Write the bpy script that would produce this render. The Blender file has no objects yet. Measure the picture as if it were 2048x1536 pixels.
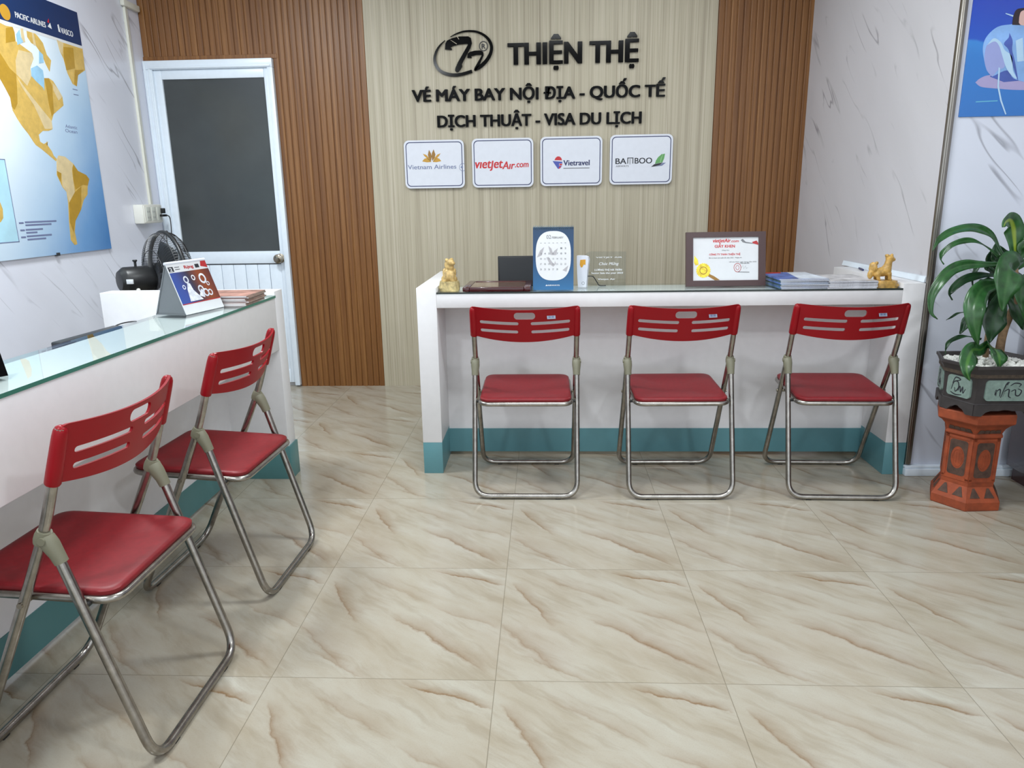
import bpy, bmesh, math, random
from mathutils import Vector, Matrix
from mathutils.geometry import tessellate_polygon
random.seed(7)
sc = bpy.context.scene
COL = sc.collection
PI = math.pi

# ------------------------------------------------------------------ camera
CAM_H, YAW, PITCH, ROLL, FPX = 1.22975, -0.048361, 0.247828, -0.015418, 1460.42
fw = Vector((math.sin(YAW) * math.cos(PITCH), math.cos(YAW) * math.cos(PITCH), -math.sin(PITCH)))
r0 = Vector((math.cos(YAW), -math.sin(YAW), 0)); u0 = r0.cross(fw)
CR = r0 * math.cos(ROLL) + u0 * math.sin(ROLL)
CU = -r0 * math.sin(ROLL) + u0 * math.cos(ROLL)
EYE = Vector((0, 0, CAM_H))
cam = bpy.data.cameras.new('camera')
cam.sensor_width = 36; cam.lens = 36 * FPX / 2048; cam.clip_start = .05
cam_o = bpy.data.objects.new('camera', cam); COL.objects.link(cam_o)
cam_o.matrix_world = Matrix(((CR.x, CU.x, -fw.x, 0), (CR.y, CU.y, -fw.y, 0), (CR.z, CU.z, -fw.z, CAM_H), (0, 0, 0, 1)))
sc.camera = cam_o

# ------------------------------------------------------------------ light and exposure
sc.view_settings.view_transform = 'Standard'
sc.view_settings.look = 'None'
sc.view_settings.exposure = 0.0
sc.view_settings.gamma = 1.0
sc.view_settings.use_curve_mapping = False
world = bpy.data.worlds.new('world'); sc.world = world; world.use_nodes = True
bg = world.node_tree.nodes['Background']
bg.inputs[0].default_value = (.86, .93, 1.0, 1); bg.inputs[1].default_value = 1.6   # daylight through the open shop front
CEIL = 2.75
def lamp(name, x, y, sx, sy, power, color=(1, .98, .95)):
    l = bpy.data.lights.new(name, 'AREA'); l.shape = 'RECTANGLE'; l.size = sx; l.size_y = sy
    l.energy = power; l.color = color
    o = bpy.data.objects.new(name, l); COL.objects.link(o); o.location = (x, y, CEIL - .02)
    return o
COOL = (.92, .975, 1.0)
lamp('lamp_or_fill', -1.25, .5, .22, .22, 30, COOL)
lamp('lamp_or_fill', 1.62, .1, .22, .22, 34, COOL)
lamp('lamp_or_fill', -1.75, 2.9, .40, .40, 48, COOL)  # added fill over the left counter, lifts the left wall; no lamp known here
lamp('lamp_or_fill', .25, 2.2, 1.2, .3, 36, COOL)  # added mid-room fill, set where the lettering does not mirror it
lamp('lamp_or_fill', .55, 3.75, .40, .40, 8, COOL)  # added fill behind the counter front, brightens only the back and right walls

# ------------------------------------------------------------------ measuring: picture point -> point on a real plane
def ray(x, y):
    return fw + CR * ((x - 1024) / FPX) - CU * ((y - 768) / FPX)
def F(x, y, z=0.0):
    d = ray(x, y); return EYE + d * ((z - CAM_H) / d.z)
def W(x, y, Y):
    d = ray(x, y); return EYE + d * (Y / d.y)
def S(x, y, X):
    d = ray(x, y); return EYE + d * (X / d.x)

# ------------------------------------------------------------------ materials
def lin(c):
    return tuple(((v / 255) / 12.92 if v / 255 <= .04045 else ((v / 255 + .055) / 1.055) ** 2.4) for v in c[:3]) + (1,)
class N:
    """small node-tree builder"""
    def __init__(s, name):
        s.m = bpy.data.materials.new(name); s.m.use_nodes = True
        s.t = s.m.node_tree; s.b = s.t.nodes['Principled BSDF']; s.out = s.t.nodes['Material Output']
    def n(s, kind, **kw):
        k = s.t.nodes.new(kind)
        for a, v in kw.items(): setattr(k, a, v)
        return k
    def l(s, a, b): s.t.links.new(a, b)
    def coords(s, kind='Object'): return s.n('ShaderNodeTexCoord').outputs[kind]
    def mapping(s, v, loc=(0, 0, 0), rot=(0, 0, 0), scale=(1, 1, 1)):
        m = s.n('ShaderNodeMapping'); s.l(v, m.inputs[0])
        m.inputs[1].default_value = loc; m.inputs[2].default_value = rot; m.inputs[3].default_value = scale
        return m.outputs[0]
    def noise(s, v, scale, detail=3, rough=.5, dist=0):
        k = s.n('ShaderNodeTexNoise'); s.l(v, k.inputs['Vector'])
        k.inputs['Scale'].default_value = scale; k.inputs['Detail'].default_value = detail
        k.inputs['Roughness'].default_value = rough; k.inputs['Distortion'].default_value = dist
        return k.outputs['Fac']
    def math(s, op, a, b=None, c=None):
        k = s.n('ShaderNodeMath', operation=op)
        for i, v in enumerate((a, b, c)):
            if v is None: continue
            if isinstance(v, (int, float)): k.inputs[i].default_value = v
            else: s.l(v, k.inputs[i])
        return k.outputs[0]
    def ramp(s, v, stops, interp='LINEAR'):
        k = s.n('ShaderNodeValToRGB'); s.l(v, k.inputs[0]); e = k.color_ramp.elements; k.color_ramp.interpolation = interp
        while len(e) < len(stops): e.new(.5)
        for i, (p, c) in enumerate(stops):
            e[i].position = p; e[i].color = lin(c) if len(c) == 3 else c
        return k.outputs[0]
    def mix(s, f, a, b):
        k = s.n('ShaderNodeMix', data_type='RGBA')
        for i, v in ((0, f), (6, a), (7, b)):
            if isinstance(v, (int, float)): k.inputs[i].default_value = v
            elif isinstance(v, tuple): k.inputs[i].default_value = v
            else: s.l(v, k.inputs[i])
        return k.outputs[2]
    def color(s, v): s.l(v, s.b.inputs['Base Color'])
    def bump(s, h, strength, dist=.01):
        k = s.n('ShaderNodeBump'); k.inputs['Strength'].default_value = strength; k.inputs['Distance'].default_value = dist
        s.l(h, k.inputs['Height']); s.l(k.outputs[0], s.b.inputs['Normal'])
def mat(name, c, rough=.5, metal=0, spec=.5, var=0.0, vscale=30, coat=0):
    k = N(name); b = k.b
    b.inputs['Roughness'].default_value = rough; b.inputs['Metallic'].default_value = metal
    b.inputs['Specular IOR Level'].default_value = spec; b.inputs['Coat Weight'].default_value = coat
    if var:
        f = k.noise(k.coords(), vscale, 4, .6)
        lo = tuple(max(0, v * (1 - var)) for v in c); hi = tuple(min(255, v * (1 + var)) for v in c)
        k.color(k.ramp(f, [(.3, lo), (.7, hi)]))
    else:
        f = k.noise(k.coords(), vscale, 2)
        k.color(k.ramp(f, [(.3, tuple(v * .985 for v in c)), (.7, c)]))
    return k.m

def marble_wall(name, base, vein, u_axis, lean):
    """marble-print wall panel: fine broken veins leaning down the wall. u_axis: which world axis runs along the wall"""
    k = N(name); k.b.inputs['Roughness'].default_value = .22
    sep = k.n('ShaderNodeSeparateXYZ'); k.l(k.coords(), sep.inputs[0])
    comb = k.n('ShaderNodeCombineXYZ'); k.l(sep.outputs[u_axis], comb.inputs[0]); k.l(sep.outputs[2], comb.inputs[1])
    v = k.mapping(comb.outputs[0], rot=(0, 0, lean), scale=(1, 1, 1))
    st = k.mapping(v, scale=(8.0, 1.15, 1))
    warp = k.noise(v, 3.0, 3)
    n1 = k.noise(st, 1.0, 2, .5, .06)
    line = k.math('SUBTRACT', 1.0, k.math('MULTIPLY', k.math('ABSOLUTE', k.math('SUBTRACT', n1, .5)), 58.0))
    line = k.math('MAXIMUM', line, 0.0)
    brk = k.noise(k.mapping(v, loc=(3, 7, 0), scale=(6, 2.2, 1)), 1.0, 2)
    brk = k.ramp(brk, [(.50, (0, 0, 0)), (.66, (255, 255, 255))])
    cloud = k.noise(k.mapping(v, scale=(3.0, .8, 1)), 1.2, 4)
    c = k.ramp(cloud, [(.3, tuple(x * .965 for x in base)), (.7, base)])
    f = k.math('MULTIPLY', k.math('MULTIPLY', line, brk), .80)
    k.color(k.mix(f, c, lin(vein)))
    return k.m

def floor_tiles():
    k = N('floor_marble_tile'); T = .6
    sep = k.n('ShaderNodeSeparateXYZ'); k.l(k.coords(), sep.inputs[0])
    fx = k.math('FRACT', k.math('DIVIDE', k.math('ADD', sep.outputs[0], .1369 + 30), T))
    fy = k.math('FRACT', k.math('DIVIDE', k.math('ADD', sep.outputs[1], 30 - 2.2707), T))
    def edge(f): return k.math('MULTIPLY', k.math('SUBTRACT', .5, k.math('ABSOLUTE', k.math('SUBTRACT', f, .5))), T)
    d = k.math('MINIMUM', edge(fx), edge(fy))
    grout = k.math('LESS_THAN', d, .0011)
    comb = k.n('ShaderNodeCombineXYZ'); k.l(fx, comb.inputs[0]); k.l(fy, comb.inputs[1])
    # slight large-scale offset so the printed tiles are near-repeats
    cell = k.n('ShaderNodeCombineXYZ')
    k.l(k.math('FLOOR', k.math('DIVIDE', k.math('ADD', sep.outputs[0], .1369 + 30), T)), cell.inputs[0])
    k.l(k.math('FLOOR', k.math('DIVIDE', k.math('ADD', sep.outputs[1], 30 - 2.2707), T)), cell.inputs[1])
    wn = k.n('ShaderNodeTexWhiteNoise', noise_dimensions='2D'); k.l(cell.outputs[0], wn.inputs[0])
    add = k.n('ShaderNodeVectorMath', operation='MULTIPLY_ADD'); k.l(wn.outputs['Color'], add.inputs[0])
    add.inputs[1].default_value = (.03, .03, .22); k.l(comb.outputs[0], add.inputs[2])
    v0 = add.outputs[0]
    wv = k.n('ShaderNodeTexNoise'); k.l(v0, wv.inputs['Vector']); wv.inputs['Scale'].default_value = 2.2; wv.inputs['Detail'].default_value = 3
    wa = k.n('ShaderNodeVectorMath', operation='MULTIPLY_ADD'); k.l(wv.outputs['Color'], wa.inputs[0]); wa.inputs[1].default_value = (.16, .16, 0); k.l(v0, wa.inputs[2])
    v = k.mapping(wa.outputs[0], rot=(0, 0, math.radians(40)))
    broad = k.noise(k.mapping(v, scale=(1.0, 3.4, 1)), 1.0, 5, .62)
    fine = k.noise(k.mapping(v, loc=(2, 5, 0), scale=(2.2, 13, 1)), 1.0, 5, .66)
    speck = k.noise(k.coords(), 260, 2, .6)
    base = k.ramp(broad, [(.28, (153, 142, 122)), (.45, (166, 158, 142)), (.62, (174, 169, 156)), (.8, (187, 184, 174))])
    f2 = k.ramp(fine, [(.36, (255, 255, 255)), (.50, (0, 0, 0))])
    c = k.mix(k.math('MULTIPLY', f2, .30), base, lin((134, 121, 100)))
    # printed brown streaks, each a soft band with one sharp edge (start, end, width, strength) in tile coordinates
    wn2 = k.n('ShaderNodeTexNoise'); k.l(v0, wn2.inputs['Vector']); wn2.inputs['Scale'].default_value = 4.5; wn2.inputs['Detail'].default_value = 5; wn2.inputs['Roughness'].default_value = .6
    wp = k.n('ShaderNodeVectorMath', operation='MULTIPLY_ADD'); k.l(wn2.outputs['Color'], wp.inputs[0]); wp.inputs[1].default_value = (.11, .11, 0); k.l(comb.outputs[0], wp.inputs[2])
    sp = k.n('ShaderNodeSeparateXYZ'); k.l(wp.outputs[0], sp.inputs[0])
    px, py = k.math('SUBTRACT', sp.outputs[0], .055), k.math('SUBTRACT', sp.outputs[1], .055)
    grain = k.noise(k.mapping(v0, scale=(9, 9, 1)), 1.0, 5, .65)
    for (ax_, ay_), (bx_, by_), w_, st_ in (((.58, .97), (1.0, .82), .055, .85), ((.03, .84), (.27, .42), .075, .62), ((.42, .52), (.97, .05), .11, .66), ((-.02, .46), (.30, .06), .13, .40), ((.20, .92), (.62, .62), .09, .30), ((.62, .60), (1.0, .40), .08, .34), ((.10, .20), (.45, -.02), .07, .34)):
        L_ = math.hypot(bx_ - ax_, by_ - ay_); dx_, dy_ = (bx_ - ax_) / L_, (by_ - ay_) / L_
        qx, qy = k.math('SUBTRACT', px, ax_), k.math('SUBTRACT', py, ay_)
        tt = k.math('DIVIDE', k.math('ADD', k.math('MULTIPLY', qx, dx_), k.math('MULTIPLY', qy, dy_)), L_)
        ss = k.math('DIVIDE', k.math('SUBTRACT', k.math('MULTIPLY', qy, dx_), k.math('MULTIPLY', qx, dy_)), w_)
        al = k.math('MINIMUM', k.math('MAXIMUM', k.math('MULTIPLY', k.math('MULTIPLY', tt, k.math('SUBTRACT', 1.0, tt)), 5.0), 0.0), 1.0)
        cr = k.ramp(k.math('ADD', k.math('MULTIPLY', ss, .5), .5), [(.42, (0, 0, 0)), (.49, (255, 255, 255)), (.62, (185, 185, 185)), (1.0, (0, 0, 0))])
        m_ = k.math('MULTIPLY', k.math('MULTIPLY', al, cr), k.math('ADD', grain, .55))
        c = k.mix(k.math('MULTIPLY', m_, st_), c, lin((126, 98, 68)))
        ln = k.ramp(k.math('ADD', k.math('MULTIPLY', ss, .5), .5), [(.465, (0, 0, 0)), (.487, (255, 255, 255)), (.51, (0, 0, 0))])
        c = k.mix(k.math('MULTIPLY', k.math('MULTIPLY', k.math('MULTIPLY', al, ln), grain), st_ * .8), c, lin((104, 78, 54)))
    c = k.mix(k.math('MULTIPLY', k.math('SUBTRACT', speck, .5), .5), c, lin((118, 111, 97)))
    c = k.mix(k.math('MULTIPLY', grout, .62), c, lin((104, 95, 78)))
    k.color(c)
    k.b.inputs['Roughness'].default_value = .16; k.b.inputs['Specular IOR Level'].default_value = .45
    return k.m

def wood(name, dark, mid, light):
    k = N(name); k.b.inputs['Roughness'].default_value = .42
    o = k.coords()
    a = k.noise(k.mapping(o, scale=(58, 58, .5)), 1.0, 4, .6)
    b = k.noise(k.mapping(o, scale=(260, 260, 5)), 1.0, 3, .6)
    c = k.ramp(a, [(.3, dark), (.5, mid), (.72, light)])
    f = k.ramp(b, [(.40, (255, 255, 255)), (.56, (0, 0, 0))])
    k.color(k.mix(k.math('MULTIPLY', f, .42), c, lin(dark)))
    return k.m

def beige_lines():
    k = N('beige_strand_panel'); k.b.inputs['Roughness'].default_value = .5
    o = k.coords()
    a = k.noise(k.mapping(o, scale=(42, 1, .25)), 1.0, 4, .7)
    b = k.noise(k.mapping(o, loc=(3, 0, 1), scale=(150, 1, .9)), 1.0, 3, .7)
    d = k.noise(k.mapping(o, loc=(8, 0, 1), scale=(75, 1, .35)), 1.0, 2, .5)
    c = k.ramp(a, [(.3, (160, 150, 130)), (.5, (179, 170, 148)), (.7, (191, 182, 162))])
    f = k.ramp(b, [(.36, (255, 255, 255)), (.47, (0, 0, 0))])
    c = k.mix(k.math('MULTIPLY', f, .55), c, lin((140, 129, 108)))
    g = k.ramp(d, [(.30, (255, 255, 255)), (.36, (0, 0, 0))])
    k.color(k.mix(k.math('MULTIPLY', g, .5), c, lin((132, 121, 102))))
    return k.m

def clear(name, tint, gloss_rough=.02, ior=1.5):
    k = N(name); k.t.nodes.remove(k.b)
    tr = k.n('ShaderNodeBsdfTransparent'); tr.inputs[0].default_value = lin(tint)
    gl = k.n('ShaderNodeBsdfGlossy'); gl.inputs['Roughness'].default_value = gloss_rough
    fr = k.n('ShaderNodeFresnel'); fr.inputs[0].default_value = ior
    mx = k.n('ShaderNodeMixShader'); geo = k.n('ShaderNodeNewGeometry'); k.l(k.math('MULTIPLY', fr.outputs[0], k.math('SUBTRACT', 1.0, geo.outputs['Backfacing'])), mx.inputs[0]); k.l(tr.outputs[0], mx.inputs[1]); k.l(gl.outputs[0], mx.inputs[2])
    k.l(mx.outputs[0], k.out.inputs[0])
    return k.m

def gradient(name, axis, lo, hi, stops, rough=.35):
    """printed colour gradient along an object axis"""
    k = N(name); k.b.inputs['Roughness'].default_value = rough
    dp = k.n('ShaderNodeVectorMath', operation='DOT_PRODUCT'); k.l(k.coords(), dp.inputs[0]); dp.inputs[1].default_value = axis
    mr = k.n('ShaderNodeMapRange'); k.l(dp.outputs['Value'], mr.inputs[0]); mr.inputs[1].default_value = lo; mr.inputs[2].default_value = hi
    nz = k.math('MULTIPLY', k.math('SUBTRACT', k.noise(k.coords(), 5, 3), .5), .12)
    k.color(k.ramp(k.math('ADD', mr.outputs[0], nz), stops))
    return k.m

M = {}
M['floor'] = floor_tiles()
M['marble_l'] = marble_wall('marble_panel_lavender', (228, 231, 243), (140, 140, 150), 1, math.radians(-45))
M['marble_r'] = marble_wall('marble_panel_grey', (206, 204, 209), (128, 126, 132), 1, math.radians(45))
M['marble_f'] = marble_wall('marble_panel_front', (222, 227, 240), (146, 148, 160), 0, math.radians(-45))
M['wood'] = wood('fluted_wood', (100, 60, 24), (128, 84, 41), (148, 103, 56))
M['beige'] = beige_lines()
M['white_paint'] = mat('white_paint', (224, 223, 225), .35)
M['ceiling'] = mat('ceiling_white', (238, 238, 236), .7)
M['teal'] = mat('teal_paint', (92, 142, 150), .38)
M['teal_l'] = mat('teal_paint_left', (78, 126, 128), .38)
M['door_white'] = mat('powder_coated_white', (228, 238, 248), .32)
M['door_glass'] = mat('dark_frosted_glass', (66, 70, 71), .24, spec=.4, var=.05, vscale=3)
M['chrome'] = mat('brushed_chrome', (158, 154, 148), .26, 1, var=.10, vscale=40)
M['alu'] = mat('aluminium_trim', (150, 146, 140), .28, 1)
M['knob'] = mat('knob_steel', (150, 142, 128), .2, 1)
M['red_plastic'] = mat('red_plastic', (140, 5, 19), .36, spec=.28)
M['red_seat'] = mat('red_seat_vinyl', (120, 24, 31), .45, spec=.35, var=.05, vscale=60)
M['bracket'] = mat('grey_green_plastic', (116, 114, 95), .5)
M['rubber'] = mat('black_rubber', (32, 32, 32), .7)
M['black_gloss'] = mat('black_acrylic', (8, 8, 9), .12, spec=.10)
M['black'] = mat('black_plastic', (24, 25, 27), .38)
M['black_matte'] = mat('black_matte', (44, 46, 49), .5)
M['wire'] = mat('fan_wire', (34, 35, 38), .4)
M['white_sheet'] = mat('white_sheet', (218, 221, 230), .3)
M['paper'] = mat('white_paper', (216, 218, 221), .5)
M['ink_grey'] = mat('ink_grey', (120, 122, 126), .5)
M['ink_black'] = mat('ink_black', (38, 40, 48), .5)
M['navy'] = mat('navy_ink', (42, 50, 96), .4)
M['slate_ink'] = mat('slate_blue_ink', (112, 122, 158), .4)
M['red_ink'] = mat('red_ink', (196, 34, 42), .4)
M['dkred_ink'] = mat('dark_red_ink', (176, 38, 44), .4)
M['gold_ink'] = mat('gold_ink', (196, 148, 52), .35)
M['gold_dark'] = mat('gold_ink_dark', (150, 108, 36), .35)
M['green_ink'] = mat('green_ink', (96, 160, 92), .4)
M['green_pale'] = mat('green_ink_pale', (150, 196, 140), .4)
M['blue_ink'] = mat('blue_ink', (70, 84, 168), .4)
M['glass_top'] = clear('clear_glass_top', (248, 252, 251))
M['glass_edge'] = mat('green_glass_edge', (52, 118, 102), .15)
M['glass_edge_dark'] = mat('dark_glass_edge', (38, 48, 46), .2)
M['acrylic'] = clear('clear_acrylic', (238, 240, 238))
M['jade'] = mat('yellow_jade', (180, 152, 96), .40, var=.22, vscale=55)
M['jade_base'] = mat('yellow_jade_base', (178, 160, 112), .5, var=.20, vscale=70)
M['gold_stone'] = mat('golden_stone', (184, 146, 78), .4, var=.20, vscale=50)
M['mahogany'] = mat('dark_red_mahogany', (64, 18, 22), .22, coat=.4)
M['plaque_top'] = mat('brown_lacquer_top', (104, 74, 56), .16, coat=.5)
M['frame_brown'] = mat('dark_brown_frame', (66, 42, 42), .35)
M['terracotta'] = mat('terracotta', (140, 64, 34), .72, var=.14, vscale=22)
M['terra_dark'] = mat('blackened_terracotta', (74, 54, 44), .75, var=.2, vscale=40)
M['pot'] = mat('dark_grey_stoneware', (58, 54, 54), .5, var=.10, vscale=30)
M['pot_panel'] = mat('celadon_panel', (122, 142, 134), .45, var=.08, vscale=60)
M['gravel'] = mat('white_gravel', (226, 226, 220), .6, var=.06)
M['soil'] = mat('potting_soil', (70, 60, 50), .9, var=.2, vscale=80)
M['bark'] = mat('plant_bark', (120, 96, 70), .8, var=.2, vscale=40)
M['cabinet'] = mat('dark_red_lacquer', (52, 12, 16), .25, coat=.3)
M['outlet'] = mat('outlet_ivory', (226, 226, 218), .4)
M['outlet_mod'] = mat('outlet_module', (212, 216, 208), .4)
M['trunk'] = mat('trunking_ivory', (226, 226, 214), .45)
M['mag_blue'] = mat('magazine_blue', (76, 104, 166), .3, var=.35, vscale=12)
M['mag_teal'] = mat('magazine_teal', (70, 96, 110), .3, var=.35, vscale=12)
M['mag_grey'] = mat('magazine_grey', (178, 176, 178), .3, var=.28, vscale=14)
M['mag_brown'] = mat('magazine_brown', (166, 126, 114), .3, var=.30, vscale=14)
M['pages'] = mat('magazine_pages', (196, 200, 208), .6, var=.08, vscale=300)
M['pages_tan'] = mat('magazine_pages_tan', (156, 146, 136), .6, var=.12, vscale=200)
M['sticker'] = mat('grey_sticker', (138, 146, 164), .4)
M['sticker_ink'] = mat('sticker_ink', (92, 104, 136), .4)
M['orange'] = mat('orange_sticker', (214, 156, 50), .4)
M['cal_blue'] = gradient('calendar_blue', (0, 0, 1), 0, .27, [(0, (34, 96, 142)), (.5, (24, 66, 108)), (1, (34, 62, 92))])
M['leaf'] = None
def leaf_mat(name, base, mid, stripe=None, w=.18):
    k = N(name); k.b.inputs['Roughness'].default_value = .26
    at = k.n('ShaderNodeAttribute'); at.attribute_name = 'leaf_v'
    f = k.math('ABSOLUTE', at.outputs['Fac'])
    n = k.noise(k.coords(), 30, 3)
    c = k.ramp(n, [(.3, tuple(v * .8 for v in base)), (.7, tuple(v * 1.15 for v in base))])
    s = k.ramp(f, [(0, (255, 255, 255)), (w, (255, 255, 255)), (w + .16, (0, 0, 0))])
    k.color(k.mix(k.math('MULTIPLY', s, .85 if stripe else .35), c, lin(stripe or mid)))
    k.b.inputs['Subsurface Weight'].default_value = 0
    return k.m
M['leaf'] = leaf_mat('dark_green_leaf', (42, 84, 42), (70, 110, 62), None, .04)
M['leaf_dark'] = leaf_mat('deep_green_leaf', (32, 62, 36), (52, 86, 50), None, .04)
M['leaf_stripe'] = leaf_mat('striped_green_leaf', (44, 88, 44), (60, 100, 50), (150, 172, 56), .12)
M['leaf_soft'] = leaf_mat('faint_striped_leaf', (40, 82, 42), (60, 100, 50), (74, 118, 52), .10)

# ------------------------------------------------------------------ mesh helpers
def obj(name, bm, mats, parent=None, smooth=35, loc=None, rot=None):
    me = bpy.data.meshes.new(name)
    bmesh.ops.recalc_face_normals(bm, faces=bm.faces[:])
    bm.to_mesh(me); bm.free()
    for m in (mats if isinstance(mats, (list, tuple)) else [mats]): me.materials.append(M[m] if isinstance(m, str) else m)
    if smooth:
        me.polygons.foreach_set('use_smooth', [True] * len(me.polygons))
        me.set_sharp_from_angle(angle=math.radians(smooth))
    o = bpy.data.objects.new(name, me); COL.objects.link(o)
    if parent: o.parent = parent
    if loc is not None: o.location = loc
    if rot is not None: o.rotation_euler = rot
    return o
def thing(name, label, cat, loc=(0, 0, 0), rot=(0, 0, 0), group=None, kind=None):
    o = bpy.data.objects.new(name, None); COL.objects.link(o)
    o.location = loc; o.rotation_euler = rot if isinstance(rot, tuple) else (0, 0, rot); o.empty_display_size = .1
    if label: o['label'] = label
    if cat: o['category'] = cat
    if group: o['group'] = group
    if kind: o['kind'] = kind
    return o
def tag(o, label, cat, group=None):
    o['label'] = label; o['category'] = cat
    if group: o['group'] = group
    return o
def struct(o): o['kind'] = 'structure'; return o
def new(): return bmesh.new()
def box(bm, lo, hi, bev=0, mi=0, seg=2):
    x0, y0, z0 = lo; x1, y1, z1 = hi
    vs = [bm.verts.new(p) for p in ((x0, y0, z0), (x1, y0, z0), (x1, y1, z0), (x0, y1, z0), (x0, y0, z1), (x1, y0, z1), (x1, y1, z1), (x0, y1, z1))]
    fs = [bm.faces.new([vs[i] for i in q]) for q in ((3, 2, 1, 0), (4, 5, 6, 7), (0, 1, 5, 4), (1, 2, 6, 5), (2, 3, 7, 6), (3, 0, 4, 7))]
    for f in fs: f.material_index = mi
    if bev:
        es = list({e for f in fs for e in f.edges})
        r = bmesh.ops.bevel(bm, geom=es, offset=bev, segments=seg, affect='EDGES', profile=.5)
        for f in r['faces']: f.material_index = mi
    return vs
def boxes(*bs):
    bm = new()
    for b in bs: box(bm, *b)
    return bm
def hexa(bm, pts, mi=0):
    """8 corners: four bottom then four top, same winding"""
    vs = [bm.verts.new(p) for p in pts]
    for q in ((3, 2, 1, 0), (4, 5, 6, 7), (0, 1, 5, 4), (1, 2, 6, 5), (2, 3, 7, 6), (3, 0, 4, 7)):
        bm.faces.new([vs[i] for i in q]).material_index = mi
def tube(bm, pts, r, n=12, closed=False, mi=0, caps=True):
    pts = [Vector(p) for p in pts]; m = len(pts)
    rs = r if isinstance(r, (list, tuple)) else [r] * m
    prev = None; rings = []
    for i in range(m):
        if closed: t = pts[(i + 1) % m] - pts[i - 1]
        else: t = pts[min(i + 1, m - 1)] - pts[max(i - 1, 0)]
        t.normalize()
        if prev is None:
            a = Vector((0, 0, 1)) if abs(t.z) < .9 else Vector((1, 0, 0))
            x = t.cross(a).normalized()
        else:
            x = (prev - t * prev.dot(t))
            x = x.normalized() if x.length > 1e-6 else t.orthogonal().normalized()
        prev = x; y = t.cross(x)
        rings.append([bm.verts.new(pts[i] + (x * math.cos(2 * PI * k / n) + y * math.sin(2 * PI * k / n)) * rs[i]) for k in range(n)])
    for i in range(m if closed else m - 1):
        a, b = rings[i], rings[(i + 1) % m]
        off = 0
        if closed and i == m - 1:
            off = min(range(n), key=lambda s: (a[0].co - b[s].co).length)
        for k in range(n):
            f = bm.faces.new((a[k], a[(k + 1) % n], b[(k + 1 + off) % n], b[(k + off) % n])); f.material_index = mi
    if caps and not closed:
        for rg in (rings[0][::-1], rings[-1]): bm.faces.new(rg).material_index = mi
def fillet(pts, rad, n=6):
    """polyline with rounded corners"""
    pts = [Vector(p) for p in pts]; out = [pts[0]]
    for i in range(1, len(pts) - 1):
        a, b, c = pts[i - 1], pts[i], pts[i + 1]
        d1 = (a - b); d2 = (c - b); rr = min(rad, d1.length * .49, d2.length * .49)
        p, q = b + d1.normalized() * rr, b + d2.normalized() * rr
        for k in range(n + 1):
            t = k / n; out.append(p * (1 - t) ** 2 + b * 2 * t * (1 - t) + q * t * t)
    out.append(pts[-1]); return out
def spline(pts, n=8):
    """Catmull-Rom through points"""
    P = [Vector(p) for p in pts]; P = [P[0] * 2 - P[1]] + P + [P[-1] * 2 - P[-2]]; out = []
    for i in range(1, len(P) - 2):
        for k in range(n):
            t = k / n; a, b, c, d = P[i - 1:i + 3]
            out.append(.5 * ((2 * b) + (c - a) * t + (2 * a - 5 * b + 4 * c - d) * t * t + (3 * b - a - 3 * c + d) * t ** 3))
    out.append(P[-2]); return out
def ball(bm, c, r, seg=16, rings=10, mi=0, rot=None):
    r = r if isinstance(r, (tuple, list)) else (r, r, r)
    mx = Matrix.Translation(c) @ (rot.to_4x4() if rot else Matrix()) @ Matrix.Diagonal((*r, 1))
    n0 = len(bm.faces)
    res = bmesh.ops.create_uvsphere(bm, u_segments=seg, v_segments=rings, radius=1, matrix=mx)
    for f in {f for v in res['verts'] for f in v.link_faces}: f.material_index = mi
def cyl(bm, a, b, r, n=24, mi=0): tube(bm, [a, b], r, n, mi=mi)
def lathe(bm, prof, n=24, c=(0, 0, 0), mi=0):
    rings = [[bm.verts.new((c[0] + r * math.cos(2 * PI * k / n), c[1] + r * math.sin(2 * PI * k / n), c[2] + z)) for k in range(n)] for r, z in prof]
    for a, b in zip(rings, rings[1:]):
        for k in range(n): bm.faces.new((a[k], a[(k + 1) % n], b[(k + 1) % n], b[k])).material_index = mi
    bm.faces.new(rings[0][::-1]).material_index = mi; bm.faces.new(rings[-1]).material_index = mi
# flat work: local x = right, local z = up, front is -y.  w = height above the surface
def FR(u, v, w): return Vector((u, -w, v))
def prism(bm, loops, w0, w1, mi=0, fr=FR):
    """extruded outline with holes, loops = [outer, hole, ...] of (u, v)"""
    L = []
    for lp in loops:
        q = [(float(a), float(b)) for a, b in lp]
        L.append(q)
    tris = tessellate_polygon([[Vector((a, b, 0)) for a, b in lp] for lp in L])
    flat = [p for lp in L for p in lp]
    lo = [bm.verts.new(fr(a, b, w0)) for a, b in flat]; hi = [bm.verts.new(fr(a, b, w1)) for a, b in flat]
    for t in tris:
        try:
            bm.faces.new([hi[i] for i in t]).material_index = mi
            bm.faces.new([lo[i] for i in reversed(t)]).material_index = mi
        except ValueError: pass
    k = 0
    for lp in L:
        n = len(lp)
        for i in range(n):
            a, b = k + i, k + (i + 1) % n
            try: bm.faces.new((lo[a], lo[b], hi[b], hi[a])).material_index = mi
            except ValueError: pass
        k += n
def rrect(x0, z0, x1, z1, r, n=6):
    out = []
    for cx, cz, a0 in ((x1 - r, z1 - r, 0), (x0 + r, z1 - r, 90), (x0 + r, z0 + r, 180), (x1 - r, z0 + r, 270)):
        for k in range(n + 1):
            a = math.radians(a0 + 90 * k / n); out.append((cx + r * math.cos(a), cz + r * math.sin(a)))
    return out
def rect(x0, z0, x1, z1): return [(x0, z0), (x1, z0), (x1, z1), (x0, z1)]
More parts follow.
